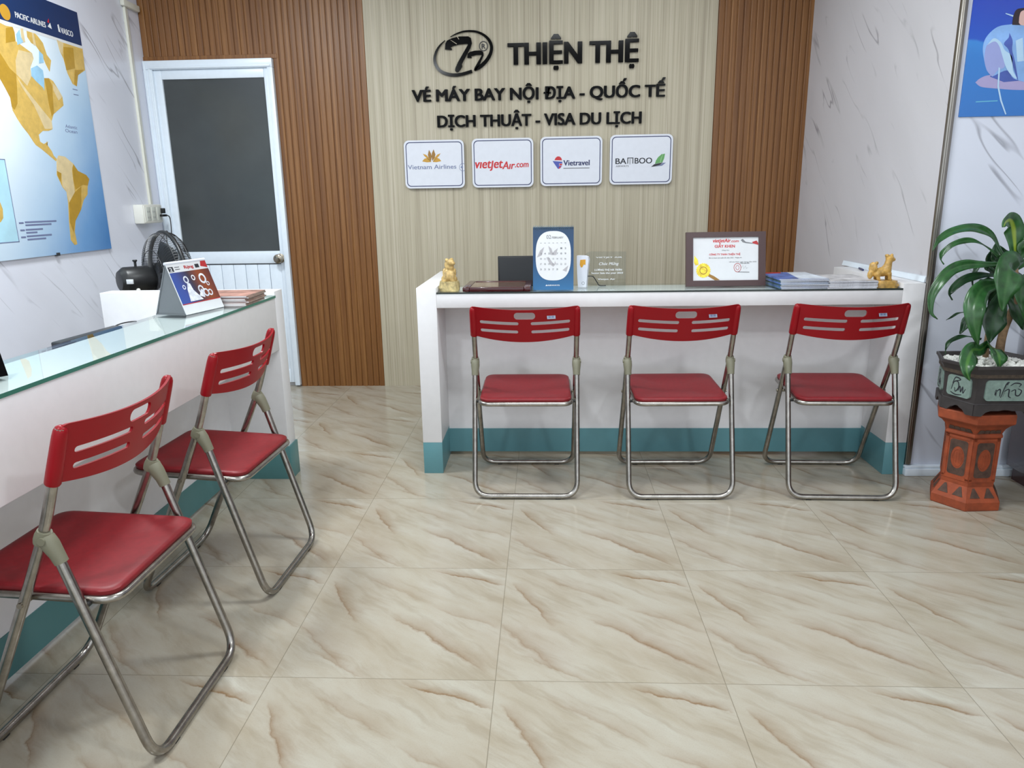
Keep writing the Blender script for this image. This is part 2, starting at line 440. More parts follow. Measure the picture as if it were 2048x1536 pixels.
def oval(cx, cz, rx, rz, n=32, a0=0): return [(cx + rx * math.cos(a0 + 2 * PI * k / n), cz + rz * math.sin(a0 + 2 * PI * k / n)) for k in range(n)]
def stroke(pts, widths):
    """variable-width outline round a 2-D centre line"""
    P = [Vector((a, b)) for a, b in pts]; L, R_ = [], []
    ws = widths if isinstance(widths, (list, tuple)) else [widths] * len(P)
    for i, p in enumerate(P):
        t = (P[min(i + 1, len(P) - 1)] - P[max(i - 1, 0)])
        t = t.normalized() if t.length > 1e-9 else Vector((1, 0)); nrm = Vector((-t.y, t.x))
        L.append(tuple(p + nrm * ws[i] / 2)); R_.append(tuple(p - nrm * ws[i] / 2))
    return L + R_[::-1]
def spl2(pts, n=6): return [(p.x, p.y) for p in spline([(a, b, 0) for a, b in pts], n)]
_tc = {}
def text_geo(s, bold, shear=0.0, space=1.0):
    bold = 0; key = (s, bold, shear, space)
    if key in _tc: return _tc[key]
    cu = bpy.data.curves.new('t', 'FONT'); cu.body = s; cu.size = 1; cu.offset = bold; cu.extrude = .5; cu.resolution_u = 4
    cu.shear = shear; cu.space_character = space; cu.fill_mode = 'BOTH'
    o = bpy.data.objects.new('t', cu); COL.objects.link(o)
    dg = bpy.context.evaluated_depsgraph_get(); dg.update()
    me = bpy.data.meshes.new_from_object(o.evaluated_get(dg))
    vs = [v.co.copy() for v in me.vertices]; fs = [tuple(p.vertices) for p in me.polygons]
    bpy.data.objects.remove(o); bpy.data.curves.remove(cu); bpy.data.meshes.remove(me)
    x0 = min(v.x for v in vs); x1 = max(v.x for v in vs)
    _tc[key] = (vs, fs, x0, x1); return _tc[key]
CAPH = .727   # cap height of the built-in face
def text(bm, s, u0, u1, v0, cap, w0=.0002, w1=.0006, bold=.0, mi=0, shear=0.0, fr=FR, space=1.0, rise=0.0):
    """lettering from u0 to u1, baseline v0, capitals `cap` high"""
    vs, fs, x0, x1 = text_geo(s, bold, shear, space)
    kx = (u1 - u0) / (x1 - x0); ky = cap / CAPH
    for n_, (dx, dy) in enumerate(bold_steps(bold)):
        e = n_ * .00002
        nv = [bm.verts.new(fr(u0 + (v.x - x0 + dx) * kx, v0 + (v.y + dy) * ky + rise * (v.x - x0) * kx, w0 + (v.z + .5) * (w1 + e - w0))) for v in vs]
        for f in fs:
            try: bm.faces.new([nv[i] for i in f]).material_index = mi
            except ValueError: pass
def bold_steps(b):
    return [(0, 0)] if b < .006 else [(0, 0), (-b, -b * .35), (b, -b * .35), (-b, b * .35), (b, b * .35)]
def text_words(s, u0, u1, v0, cap, w0, w1, bold, gap):
    """one bmesh per word of a line of raised lettering"""
    vs, fs, x0, x1 = text_geo(s, bold)
    kx = (u1 - u0) / (x1 - x0); ky = cap / CAPH
    par = list(range(len(vs)))
    def find(a):
        while par[a] != a: par[a] = par[par[a]]; a = par[a]
        return a
    for f in fs:
        for i in f[1:]: par[find(i)] = find(f[0])
    ext = {}
    for i, v in enumerate(vs):
        e = ext.setdefault(find(i), [9e9, -9e9]); e[0] = min(e[0], v.x); e[1] = max(e[1], v.x)
    words = []
    for r, (a, b) in sorted(ext.items(), key=lambda t: t[1][0]):
        if words and a - words[-1][1] < gap: words[-1][1] = max(words[-1][1], b); words[-1][2].add(r)
        else: words.append([a, b, {r}])
    out = []
    for a, b, roots in words:
        bm = new()
        for n_, (dx, dy) in enumerate(bold_steps(bold)):
            mp = {}; e = n_ * .0002
            for f in fs:
                if find(f[0]) in roots:
                    for i in f:
                        if i not in mp:
                            v = vs[i]; mp[i] = bm.verts.new(FR(u0 + (v.x - x0 + dx) * kx, v0 + (v.y + dy) * ky, w0 + (v.z + .5) * (w1 + e - w0)))
                    try: bm.faces.new([mp[i] for i in f])
                    except ValueError: pass
        out.append(bm)
    return out
def copy_tree(o, parent=None):
    c = o.copy(); COL.objects.link(c)
    if parent: c.parent = parent
    for ch in list(o.children): copy_tree(ch, c)
    return c
def remesh_blob(parts, voxel, smooth_it=3):
    """fuse overlapping shapes into one continuous skin; parts(bm) fills the bmesh"""
    bm = new(); parts(bm); me = bpy.data.meshes.new('b'); bm.to_mesh(me); bm.free()
    o = bpy.data.objects.new('b', me); COL.objects.link(o)
    m = o.modifiers.new('r', 'REMESH'); m.mode = 'VOXEL'; m.voxel_size = voxel
    s = o.modifiers.new('s', 'SMOOTH'); s.iterations = smooth_it; s.factor = .5
    dg = bpy.context.evaluated_depsgraph_get(); dg.update()
    m2 = bpy.data.meshes.new_from_object(o.evaluated_get(dg))
    bm = new(); bm.from_mesh(m2)
    bpy.data.objects.remove(o); bpy.data.meshes.remove(me); bpy.data.meshes.remove(m2)
    return bm

# ================================================================== the setting
YB = 4.8176          # face of the back wall
XL, XR = -2.51, 1.60
# floor
struct(obj('floor', boxes(((-2.7, -4, -.1), (3.4, 5.2, 0))), 'floor', smooth=0))
struct(obj('ceiling', boxes(((-2.7, -.9, CEIL), (3.4, 5.2, CEIL + .1))), 'ceiling', smooth=0))
struct(obj('wall_left', boxes(((-2.7, -.9, 0), (XL, 5.2, CEIL))), 'marble_l', smooth=0))
bm = new(); hexa(bm, [(1.622, 3.18, 0), (2.72, 3.18, 0), (2.72, 5.2, 0), (1.588, 5.2, 0), (1.622, 3.18, CEIL), (2.72, 3.18, CEIL), (2.72, 5.2, CEIL), (1.588, 5.2, CEIL)])
for f in bm.faces:
    f.normal_update()
    f.material_index = 1 if f.normal.y < -.5 else 0
struct(obj('wall_right', bm, ['marble_r', 'marble_f'], smooth=0))
struct(obj('wall_right_front', boxes(((2.6, -.9, 0), (2.72, 3.18, CEIL))), 'marble_r', smooth=0))
struct(obj('wall_back', boxes(((-2.7, YB + .03, 0), (3.4, 5.2, CEIL))), 'white_paint', smooth=0))
# fluted wood and beige panels on the back wall
def fluted(bm, x0, x1, z0, z1, pitch=.039):
    n = max(1, round((x1 - x0) / pitch)); p = (x1 - x0) / n; prof = []
    for i in range(n):
        a = x0 + i * p
        prof += [(a, .007), (a + p * .09, .007), (a + p * .15, .001), (a + p * .22, 0), (a + p * .88, 0), (a + p * .96, .002)]
    prof.append((x1, .007))
    vs = [[bm.verts.new((x, YB + d, z)) for z in (z0, z1)] for x, d in prof]
    for a, b in zip(vs, vs[1:]): bm.faces.new((a[0], b[0], b[1], a[1]))
    q = [bm.verts.new((x, YB + .03, z)) for x, z in ((x0, z0), (x1, z0), (x1, z1), (x0, z1))]
    bm.faces.new(q[::-1])
    bm.faces.new([v[0] for v in vs][::-1] + [q[0], q[1]][::1]) if False else None
    bm.faces.new((vs[0][0], vs[0][1], q[3], q[0])); bm.faces.new((vs[-1][1], vs[-1][0], q[1], q[2]))
bm = new(); fluted(bm, -1.688, -1.107, 0, CEIL); fluted(bm, XL, -1.688, 2.125, CEIL)
box(bm, (XL, YB - .004, 2.099), (-1.66, YB + .03, 2.125), .002)
struct(obj('wall_back_left', bm, 'wood', smooth=20))
struct(obj('wall_back_center', boxes(((-1.107, YB, 0), (1.033, YB + .03, CEIL))), 'beige', smooth=0))
bm = new(); fluted(bm, 1.033, 1.600, 0, CEIL)
struct(obj('wall_back_right', bm, 'wood', smooth=20))
# pillar corner strip, skirting, ledge strip
bm = new(); box(bm, (1.606, 3.162, .05), (1.632, 3.181, CEIL), .004); box(bm, (1.613, 3.158, .05), (1.624, 3.163, CEIL), .002)
struct(obj('trim_1', bm, 'alu'))
bm = new(); box(bm, (1.603, 3.145, 0), (2.6, 3.18, .034), .004); box(bm, (1.603, 3.153, .034), (2.6, 3.18, .046), .004)
struct(obj('baseboard_right', bm, 'door_white'))
bm = new(); hexa(bm, [(1.604, 3.19, .861), (1.622, 3.19, .861), (1.602, 4.04, .861), (1.590, 4.04, .861), (1.610, 3.19, .885), (1.622, 3.19, .885), (1.602, 4.04, .885), (1.596, 4.04, .885)])
struct(obj('trim_2', bm, 'door_white', smooth=0))

# door
d = thing('door_1', None, None, (0, YB, 0), kind='structure')
bm = new()
for a, b in (((-2.508, -.028, .012), (-2.452, .03, 2.0459)), ((-1.722, -.028, .012), (-1.688, .03, 2.0459)), ((-2.508, -.0285, 2.046), (-1.688, .03, 2.098))): box(bm, a, b, .003)
for a, b in (((-2.500, -.034, .012), (-2.488, -.026, 2.09)), ((-2.472, -.034, .012), (-2.460, -.026, 2.0495)), ((-2.472, -.0345, 2.050), (-1.70, -.026, 2.062))): box(bm, a, b, .002)
obj('door_frame', bm, 'door_white', d)
bm = new()
LZ = .0
for a, b in (((-2.452, -.008, .03), (-2.404, .026, 2.046)), ((-1.752, -.008, .03), (-1.722, .026, 2.046)), ((-2.404, -.008, 1.990), (-1.752, .026, 2.046)), ((-2.404, -.008, .842), (-1.752, .026, .922)), ((-2.404, -.008, .03), (-1.752, .026, .12))): box(bm, a, b, .003)
leaf = obj('door_leaf', bm, 'door_white', d)
bm = new(); box(bm, (-2.404, .006, .922), (-1.752, .014, 1.990)); obj('glass_pane', bm, 'door_glass', d, smooth=0)
bm = new(); n = 8
for i in range(n):
    w = (2.404 - 1.752) / n; x = -2.404 + i * w
    box(bm, (x + .0015, .000, .12), (x + w - .0015, .02, .838), .002)
obj('lower_panel', bm, 'door_white', d)
bm = new(); box(bm, (-2.404, -.003, .836), (-1.752, .004, .842)); obj('panel_gasket', bm, 'black_matte', d)
bm = new(); prof = [(.030, 0), (.031, .004), (.016, .010), (.012, .022), (.024, .032), (.030, .042), (.029, .052), (.02, .058), (.004, .059)]
rings = [[bm.verts.new((r * math.cos(2 * PI * k / 24), -z, r * math.sin(2 * PI * k / 24))) for k in range(24)] for r, z in prof]
for a, b in zip(rings, rings[1:]):
    for k in range(24): bm.faces.new((a[k], a[(k + 1) % 24], b[(k + 1) % 24], b[k]))
bm.faces.new(rings[-1]); bm.faces.new(rings[0][::-1])
obj('door_knob', bm, 'knob', leaf, 40, loc=(-1.752, -.008, .874))

# ================================================================== wall lettering and emblem
YL = YB - .001
def raised_line(name, label, s, u0, u1, v0, cap, bold):
    t = thing(name, label, 'sign', (0, YL, 0), group='black raised lettering on the beige panel')
    for w in text_words(s, u0, u1, v0, cap, 0, .014, bold, .17): obj('word', w, 'black_gloss', t, smooth=0)
raised_line('raised_lettering', 'largest black raised lettering, topmost line beside the oval emblem', 'THIỆN THỆ', -.222, .560, 2.029, .125, .044)
raised_line('raised_lettering', 'middle line of black lettering reading VÉ MÁY BAY NỘI ĐỊA - QUỐC TẾ', 'VÉ MÁY BAY NỘI ĐỊA - QUỐC TẾ', -.824, .730, 1.827, .071, .036)
raised_line('raised_lettering', 'lowest line of black lettering reading DỊCH THUẬT - VISA DU LỊCH', 'DỊCH THUẬT - VISA DU LỊCH', -.672, .591, 1.674, .071, .036)
em = thing('oval_emblem', 'black oval ring emblem with two curved strokes and a registered mark', 'emblem', (0, YL, 0))
def e2(x, y):
    p = W(820 + x * .13672, 60 + y * .13672, YL); return (p.x, p.z)
ES = .13672 * .00329
def ring(pts, ws):
    q = spl2(pts, 8); n = len(q); m = len(ws) - 1; wl = []
    for i in range(n):
        t = i / (n - 1) * m; a = min(int(t), m - 1); wl.append((ws[a] + (ws[a + 1] - ws[a]) * (t - a)))
    return [e2(*p) for p in stroke(q, wl)]
bm = new()
prism(bm, [ring([(514, 156), (440, 232), (388, 320), (364, 420), (378, 510), (432, 590), (520, 640), (640, 662), (760, 650), (910, 607)], [6, 22, 32, 38, 42, 45, 48, 48, 46, 46])], 0, .012)
obj('ring', bm, 'black_gloss', em)
bm = new()
prism(bm, [ring([(592, 104), (680, 60), (780, 28), (880, 20), (980, 32), (1080, 78), (1155, 150), (1193, 240), (1185, 330), (1142, 420), (1075, 500), (1005, 556), (945, 596)], [4, 16, 22, 26, 30, 36, 42, 44, 46, 50, 54, 52, 22])], 0, .012)
obj('ring', bm, 'black_gloss', em)
bm = new()
prism(bm, [[e2(*p) for p in [(515, 290), (520, 205), (545, 160), (615, 125), (720, 100), (855, 98), (892, 122), (908, 200), (888, 262), (762, 500), (766, 540), (742, 580), (714, 615), (682, 622), (662, 600), (667, 560), (702, 480), (850, 220), (838, 206), (720, 216), (625, 240), (592, 262), (618, 282), (610, 297)]]], 0, .012)
obj('large_stroke', bm, 'black_gloss', em)
bm = new()
for q in ([(592, 152), (606, 154), (690, 208), (684, 214)], [(690, 104), (700, 104), (722, 142), (716, 146)]): prism(bm, [[e2(*p) for p in q]], .012, .0125)
obj('highlight_cut', bm, 'beige', em)
bm = new()
prism(bm, [[e2(*p) for p in [(842, 412), (846, 352), (880, 325), (950, 307), (1035, 304), (1072, 325), (1080, 372), (1012, 530), (968, 596), (940, 594), (945, 560), (1052, 374), (1040, 366), (980, 368), (905, 386), (890, 396), (905, 404), (900, 414)]]], 0, .012)
obj('small_stroke', bm, 'black_gloss', em)
bm = new(); c = e2(1075, 237); prism(bm, [oval(*c, .0272, .0285), oval(*c, .0225, .0238)], 0, .004)
text(bm, 'R', c[0] - .0105, c[0] + .0115, c[1] - .014, .029, 0, .004, .02)
obj('registered_mark', bm, 'black_matte', em)

# ================================================================== airline logo plates
def plate(label, cx, cz, w, h):
    t = thing('logo_plate', label, 'sign', (cx, YB - .012, cz), group='white logo plates under the lettering')
    bm = new(); prism(bm, [rrect(-w / 2, -h / 2, w / 2, h / 2, .032)], 0, .012); obj('board', bm, 'white_sheet', t)
    bm = new(); b = .011; prism(bm, [rrect(-w / 2 + b, -h / 2 + b, w / 2 - b, h / 2 - b, .026), rrect(-w / 2 + b + .005, -h / 2 + b + .005, w / 2 - b - .005, h / 2 - b - .005, .022)], .0121, .0127); obj('border_line', bm, 'navy', t)
    bm = new()
    bm.free()
    for sx in (-1, 1):
        bm = new(); cyl(bm, (sx * w * .3, .012, 0), (sx * w * .3, 0, 0), .012); obj('standoff', bm, 'white_sheet', t)
    return t
K0, K1 = .0121, .0128
def kf(u, v, w): return FR(u, v, w)
# plates measured on the wall; p(x, y) turns zoomed plate pixels into plate coordinates
t = plate('white plate with golden lotus emblem above pale slate blue lettering', -.702, 1.4515, .380, .292)
s1 = .13672; 
def pp(cx, cz, ox, oy, s):
    def f(x, y):
        p = W(ox + x * s, oy + y * s, YB - .012); return (p.x - cx, p.z - cz)
    return f
a = pp(-.702, 1.4515, 800, 265, s1)
bm = new()
for q in ([(330, 425), (360, 385), (400, 375), (440, 405), (465, 432), (400, 438)], [(608, 420), (580, 385), (545, 372), (505, 405), (480, 432), (540, 436)],
          [(338, 312), (390, 330), (430, 375), (455, 425), (400, 380), (365, 350)], [(598, 305), (548, 326), (510, 372), (488, 425), (540, 380), (572, 348)]): prism(bm, [[a(*p) for p in q]], K0, K1)
obj('lotus', bm, 'gold_ink', t)
bm = new()
for q in ([(428, 255), (458, 310), (468, 350), (458, 420), (425, 375), (412, 330)], [(495, 248), (470, 305), (466, 350), (478, 420), (512, 370), (522, 322)]): prism(bm, [[a(*p) for p in q]], K0, K1 + .0002)
obj('lotus_heart', bm, 'gold_dark', t)
l = a(122, 548); r = a(828, 548); bm = new(); text(bm, 'Vietnam Airlines', l[0], r[0], l[1] + .003, .0275, K0, K1, .008); obj('logo_text', bm, 'slate_ink', t)
bm = new(); c = a(905, 510); q = [(.021 * math.cos(x), .0225 * math.sin(x)) for x in [math.radians(60 + 240 * i / 20) for i in range(21)]]
prism(bm, [stroke([(c[0] + .007 + x, c[1] + y) for x, y in q], .0025)], K0, K1); prism(bm, [[(c[0] - .008, c[1]), (c[0] + .001, c[1] + .008), (c[0] + .011, c[1] + .001), (c[0] + .001, c[1] - .006)]], K0, K1); obj('logo_mark', bm, 'slate_ink', t)

t = plate('white plate with slanted red lettering and no emblem', -.269, 1.4525, .386, .296); a = pp(-.269, 1.4525, 800, 265, s1)
bm = new()
l, r = a(1105, 525), a(1505, 515); text(bm, 'vıetȷet', l[0], r[0], l[1], .058, K0, K1, .026, shear=.18)
l, r = a(1500, 545), a(1682, 520); text(bm, 'Aır', l[0], r[0], l[1] + .004, .0475, K0, K1, .026, shear=.22)
l, r = a(1685, 510), a(1880, 508); text(bm, '.com', l[0], r[0], l[1], .0385, K0, K1, .024, shear=.1)
obj('logo_text', bm, 'red_ink', t)

t = plate('white plate with red and blue striped emblem beside navy lettering', .161, 1.4555, .386, .296); a = pp(.161, 1.4555, 1070, 260, .1416)
bm = new(); prism(bm, [[a(*p) for p in [(275, 428), (290, 395), (315, 375), (345, 375), (370, 395), (382, 430)]]], K0, K1); prism(bm, [[a(*p) for p in [(345, 478), (386, 478), (378, 500), (345, 500)]]], K0, K1 + .0002); prism(bm, [[a(*p) for p in [(340, 520), (372, 512), (350, 545), (335, 548)]]], K0, K1 + .0002); obj('emblem_red', bm, 'red_ink', t)
bm = new(); prism(bm, [[a(*p) for p in [(248, 440), (384, 450), (384, 474), (340, 474), (340, 505), (378, 505), (366, 530), (335, 550), (322, 548), (285, 495)]]], K0, K1); obj('emblem_blue', bm, 'blue_ink', t)
bm = new(); prism(bm, [[a(*p) for p in [(268, 430), (386, 438), (386, 446), (248, 438)]]], K0, K1 + .0003); obj('emblem_stripe', bm, 'white_sheet', t)
bm = new(); l, r = a(402, 503), a(768, 492); text(bm, 'Vietravel', l[0], r[0], l[1], .0335, K0, K1, .03); obj('logo_text', bm, 'navy', t)
bm = new(); l, r = a(400, 543), a(768, 535); prism(bm, [rect(l[0], l[1] - .002, r[0], l[1] + .0025)], K0, K1); obj('tagline', bm, 'ink_grey', t)

t = plate('white plate with black capital lettering and green leaf shaped sail', .596, 1.458, .388, .298); a = pp(.596, 1.458, 1070, 260, .1416)
bm = new(); l, r = a(1135, 482), a(1648, 470); text(bm, 'BA', l[0], a(1285, 480)[0], l[1], .0355, K0, K1, .018)
u = a(1300, 480)[0]; v = l[1] + .001
for q in (rect(u, v, u + .005, v + .036), rect(u, v + .0315, u + .037, v + .036), rect(u + .032, v, u + .037, v + .036)): prism(bm, [q], K0, K1)
u2 = a(1405, 478)[0]; text(bm, 'BOO', u2, r[0], l[1] + .001, .0355, K0, K1, .018)
obj('logo_text', bm, 'ink_black', t)
bm = new(); prism(bm, [rect(u + .0145, v - .004, u + .0185, v + .028)], K0, K1); l, r = a(1138, 525), a(1320, 520); text(bm, 'AIRWAYS', l[0], r[0], l[1], .011, K0, K1, .01); obj('tagline', bm, 'ink_grey', t)
bm = new(); prism(bm, [[a(*p) for p in [(1690, 480), (1705, 430), (1735, 385), (1790, 338), (1800, 345), (1775, 400), (1760, 465)]]], K0, K1); prism(bm, [[a(*p) for p in [(1768, 462), (1785, 395), (1806, 340), (1832, 335), (1820, 400), (1795, 458)]]], K0, K1); obj('sail', bm, 'green_ink', t)
bm = new(); prism(bm, [[a(*p) for p in [(1760, 465), (1775, 400), (1800, 345), (1806, 340), (1785, 395), (1768, 462)]]], K0, K1); obj('sail_vein', bm, 'green_pale', t)
bm = new(); prism(bm, [[a(*p) for p in [(1635, 522), (1680, 485), (1760, 468), (1800, 460), (1760, 495), (1690, 515)]]], K0, K1 + .0001); obj('swoosh', bm, 'ink_black', t)
bm = new(); prism(bm, [[a(*p) for p in [(1690, 518), (1760, 498), (1800, 465), (1845, 462), (1790, 505)]]], K0, K1); obj('swoosh_tail', bm, 'slate_ink', t)

# ================================================================== map poster on the left wall
MX = XL + .012
t = thing('wall_map', 'large blue and gold world map board hung on the left marble wall', 'map', (MX, 3.9, 0), PI / 2)
def mp(x, y):
    p = S(x, y, MX + .001); return (p.y - 3.9, p.z)
m1 = lambda x, y: mp(x * .1953, y * .1953)
m2 = lambda x, y: mp(x * .1627, 280 + y * .1627)
U0, U1, V0, V1, VH = 1.2 - 3.9, .262, .989, 2.232, 2.066
M['map_sea'] = gradient('map_sea', (.80, 0, -.60), -1.75, -.42, [(0, (226, 236, 240)), (.35, (222, 234, 242)), (.62, (178, 205, 230)), (.85, (112, 160, 212)), (1, (78, 132, 192))], .3)
M['map_navy'] = mat('map_navy', (26, 52, 96), .3)
M['map_gold'] = mat('map_gold', (206, 172, 92), .38, var=.07, vscale=25)
M['map_gold_dark'] = mat('map_gold_dark', (178, 140, 48), .38, var=.05, vscale=25)
M['map_gold_pale'] = mat('map_gold_pale', (214, 194, 150), .38, var=.05, vscale=25)
M['map_water'] = mat('map_water', (150, 194, 222), .35, var=.06, vscale=20)
M['map_inset'] = mat('map_inset', (176, 218, 234), .35, var=.05, vscale=6)
bm = new(); prism(bm, [rect(U0, V0, U1, V1)], -.011, 0); obj('board', bm, 'map_sea', t, smooth=0)
bm = new(); prism(bm, [rect(U0, VH, U1, V1)], 0, .0006); obj('header', bm, 'map_navy', t, smooth=0)
bm = new(); prism(bm, [rect(U0, VH - .014, U1, VH)], 0, .0006); obj('header_line', bm, 'paper', t, smooth=0)
LAND = []
na = [m1(*p) for p in [(-250, 200), (0, 232), (60, 262), (130, 275), (150, 330), (160, 420), (230, 470), (330, 545), (345, 600), (312, 690), (322, 780), (370, 830), (440, 895), (455, 930), (452, 800), (500, 800), (545, 830), (600, 920), (640, 990), (652, 1080), (600, 1125), (550, 1170), (530, 1240), (535, 1325), (500, 1340), (440, 1340), (398, 1380), (412, 1450), (450, 1475), (492, 1450), (482, 1500)]]
na += [m2(*p) for p in [(575, 10), (590, 70), (640, 140), (660, 190), (700, 235), (690, 262), (600, 185), (510, 110), (440, 60), (400, 5)]]
na += [m1(*p) for p in [(340, 1445), (290, 1370), (230, 1295), (180, 1220), (130, 1130), (105, 1000), (45, 885), (0, 805), (-250, 640)]]
gl = [m1(*p) for p in [(580, 400), (845, 492), (872, 720), (800, 770), (788, 885), (745, 860), (692, 750), (650, 600), (612, 520)]]
ci = [m1(*p) for p in [(270, 300), (320, 312), (380, 360), (440, 440), (480, 560), (525, 620), (510, 735), (470, 660), (430, 560), (370, 470), (320, 440), (280, 380)]]
sa = [m2(*p) for p in [(698, 240), (720, 190), (800, 205), (900, 290), (960, 380), (1060, 430), (1098, 480), (1080, 570), (1078, 670), (1030, 740), (1000, 850), (930, 990), (922, 1130), (952, 1280), (920, 1292), (872, 1230), (850, 1000), (840, 780), (820, 640), (770, 580), (700, 430)]]
for q in (na, gl, ci, sa):
    bm = new(); prism(bm, [q], 0, .0005); obj('landmass', bm, 'map_gold', t, smooth=0)
MODE = 'map_gold_dark'
def patch(m_, q, top):
    bm = new(); prism(bm, [[m_(*p) for p in q]], .0005, top); obj('bay' if MODE == 'map_water' else 'country_patch', bm, MODE, t, smooth=0)
for q in ([(-250, 640), (-250, 480), (0, 540), (100, 700), (165, 760), (175, 900), (180, 1060), (150, 1125), (120, 1090), (105, 1000), (45, 885), (0, 805)], [(452, 800), (500, 800), (535, 880), (548, 1090), (552, 1160), (530, 1190), (500, 1060), (480, 930)], [(650, 480), (750, 490), (770, 700), (680, 720), (655, 600)], [(765, 715), (860, 715), (800, 770), (788, 885), (760, 860)], [(60, 285), (130, 275), (150, 330), (160, 420), (60, 440)]): patch(m1, q, .0009)
for q in ([(890, 340), (905, 300), (960, 380), (1060, 430), (1098, 480), (1080, 560), (1020, 550), (930, 610), (900, 480)], [(700, 380), (755, 410), (745, 510), (705, 430)], [(850, 770), (920, 640), (1000, 570), (1000, 850), (930, 990), (905, 1130), (860, 1010)]): patch(m2, q, .0009)
MODE = 'map_gold_pale'
for q in ([(190, 510), (330, 545), (345, 600), (312, 690), (322, 780), (280, 880), (170, 760), (160, 620)], [(170, 780), (230, 900), (350, 1080), (460, 1320), (540, 1320), (530, 1240), (440, 1130), (280, 930)], [(540, 850), (600, 920), (640, 990), (600, 1030), (550, 930)], [(580, 405), (650, 440), (640, 560), (612, 520)], [(210, 290), (235, 290), (260, 430), (225, 440)], [(325, 330), (345, 340), (370, 470), (345, 460)]): patch(m1, q, .0009)
for q in ([(700, 240), (722, 192), (800, 206), (900, 292), (885, 380), (920, 640), (850, 770), (820, 640), (770, 570), (755, 410), (702, 380)],): patch(m2, q, .0009)
MODE = 'map_water'
for q in ([(318, 700), (380, 670), (440, 720), (452, 800), (455, 928), (440, 896), (370, 832), (324, 780)], [(400, 520), (440, 560), (450, 640), (400, 650)], [(200, 300), (215, 380), (240, 430), (180, 460), (165, 350)]): patch(m1, q, .001)
bm = new(); ib = [m2(-300, 200), m2(58, 235), m2(220, 1255), m2(-300, 1300)]
prism(bm, [[(U0 + 1.2, ib[1][1]), ib[1], (ib[1][0] + .001, ib[2][1]), (U0 + 1.2, ib[2][1])]], 0, .0006)
ins = obj('inset_map', bm, 'map_inset', t, smooth=0)
bm = new(); x1, z0, z1 = ib[1][0] + .001, ib[2][1], ib[1][1]
for q in (rect(x1 - .004, z0, x1, z1), rect(U0 + 1.2, z0, x1, z0 + .004), rect(U0 + 1.2, z1 - .004, x1, z1)): prism(bm, [q], .0006, .001)
obj('inset_border', bm, 'slate_ink', ins, smooth=0)
bm = new(); prism(bm, [[m2(*p) for p in [(-60, 740), (0, 760), (35, 850), (40, 960), (10, 1010), (-60, 1030)]]], .0006, .001); obj('inset_land', bm, 'map_gold', ins, smooth=0)
for x0, x1, y in ((308, 695, 1012), (315, 635, 1048), (318, 530, 1105), (325, 462, 1142), (332, 640, 1185), (340, 570, 1225), (235, 292, 1022), (252, 308, 1112), (262, 322, 1198)):
    p, q = m2(x0, y), m2(x1, y - (x1 - x0) * .04); bm = new(); prism(bm, [rect(p[0], p[1] - .004, q[0], p[1] + .004)], 0, .0006); obj('legend_line', bm, 'slate_ink', t, smooth=0)
for x, y in ((760, 915), (770, 968)):
    p = m1(x, y); bm = new(); prism(bm, [rect(p[0] - .012, p[1] - .002, p[0] + .03, p[1] + .002)], 0, .0006); obj('legend_line', bm, 'slate_ink', t, smooth=0)
for s_, y in (('Atlantic', 1290), ('Ocean', 1335)):
    p = m1(670, y); bm = new(); text(bm, s_, p[0], p[0] + .10, p[1] - .008, .017, 0, .0006); obj('sea_label', bm, 'slate_ink', t, smooth=0)
bm = new(); p, q = m1(160, 185), m1(470, 275); text(bm, 'PACIFIC AIRLINES', p[0], q[0], (p[1] + q[1]) / 2, .026, .0006, .0012, .022)
obj('header_text', bm, 'paper', t, smooth=0); bm = new()
p, q = m1(630, 345), m1(750, 372); text(bm, 'VASCO', p[0], q[0], (p[1] + q[1]) / 2, .028, .0006, .0012, .022)
obj('header_text', bm, 'paper', t, smooth=0); bm = new()
p = m1(605, 300); prism(bm, [[(p[0] - .006, p[1] - .012), (p[0] + .010, p[1] - .014), (p[0] + .002, p[1] + .024), (p[0] - .008, p[1] + .020)]], .0006, .0012)
obj('header_mark', bm, 'paper', t, smooth=0); bm = new()
p = m1(505, 260); prism(bm, [[(p[0] - .014, p[1] - .008), (p[0] + .016, p[1] - .014), (p[0] + .010, p[1] + .014)]], .0006, .0012)
obj('header_mark', bm, 'paper', t, smooth=0)
bm = new(); p = m1(500, 240); prism(bm, [[(p[0] - .012, p[1] + .004), (p[0] + .002, p[1] + .002), (p[0] + .004, p[1] + .024)]], .0012, .0016); obj('header_accent', bm, 'red_ink', t, smooth=0)
bm = new(); p = m1(48, 100); prism(bm, [oval(p[0], p[1] - .01, .034, .034)], .0006, .0012); obj('header_crest', bm, 'gold_ink', t, smooth=0)
bm = new(); p = m2(710, 1380); box(bm, (p[0] - .012, -.006, V0 - .006), (p[0] + .012, .011, V0 + .010), .002); obj('clip', bm, 'black_matte', t)

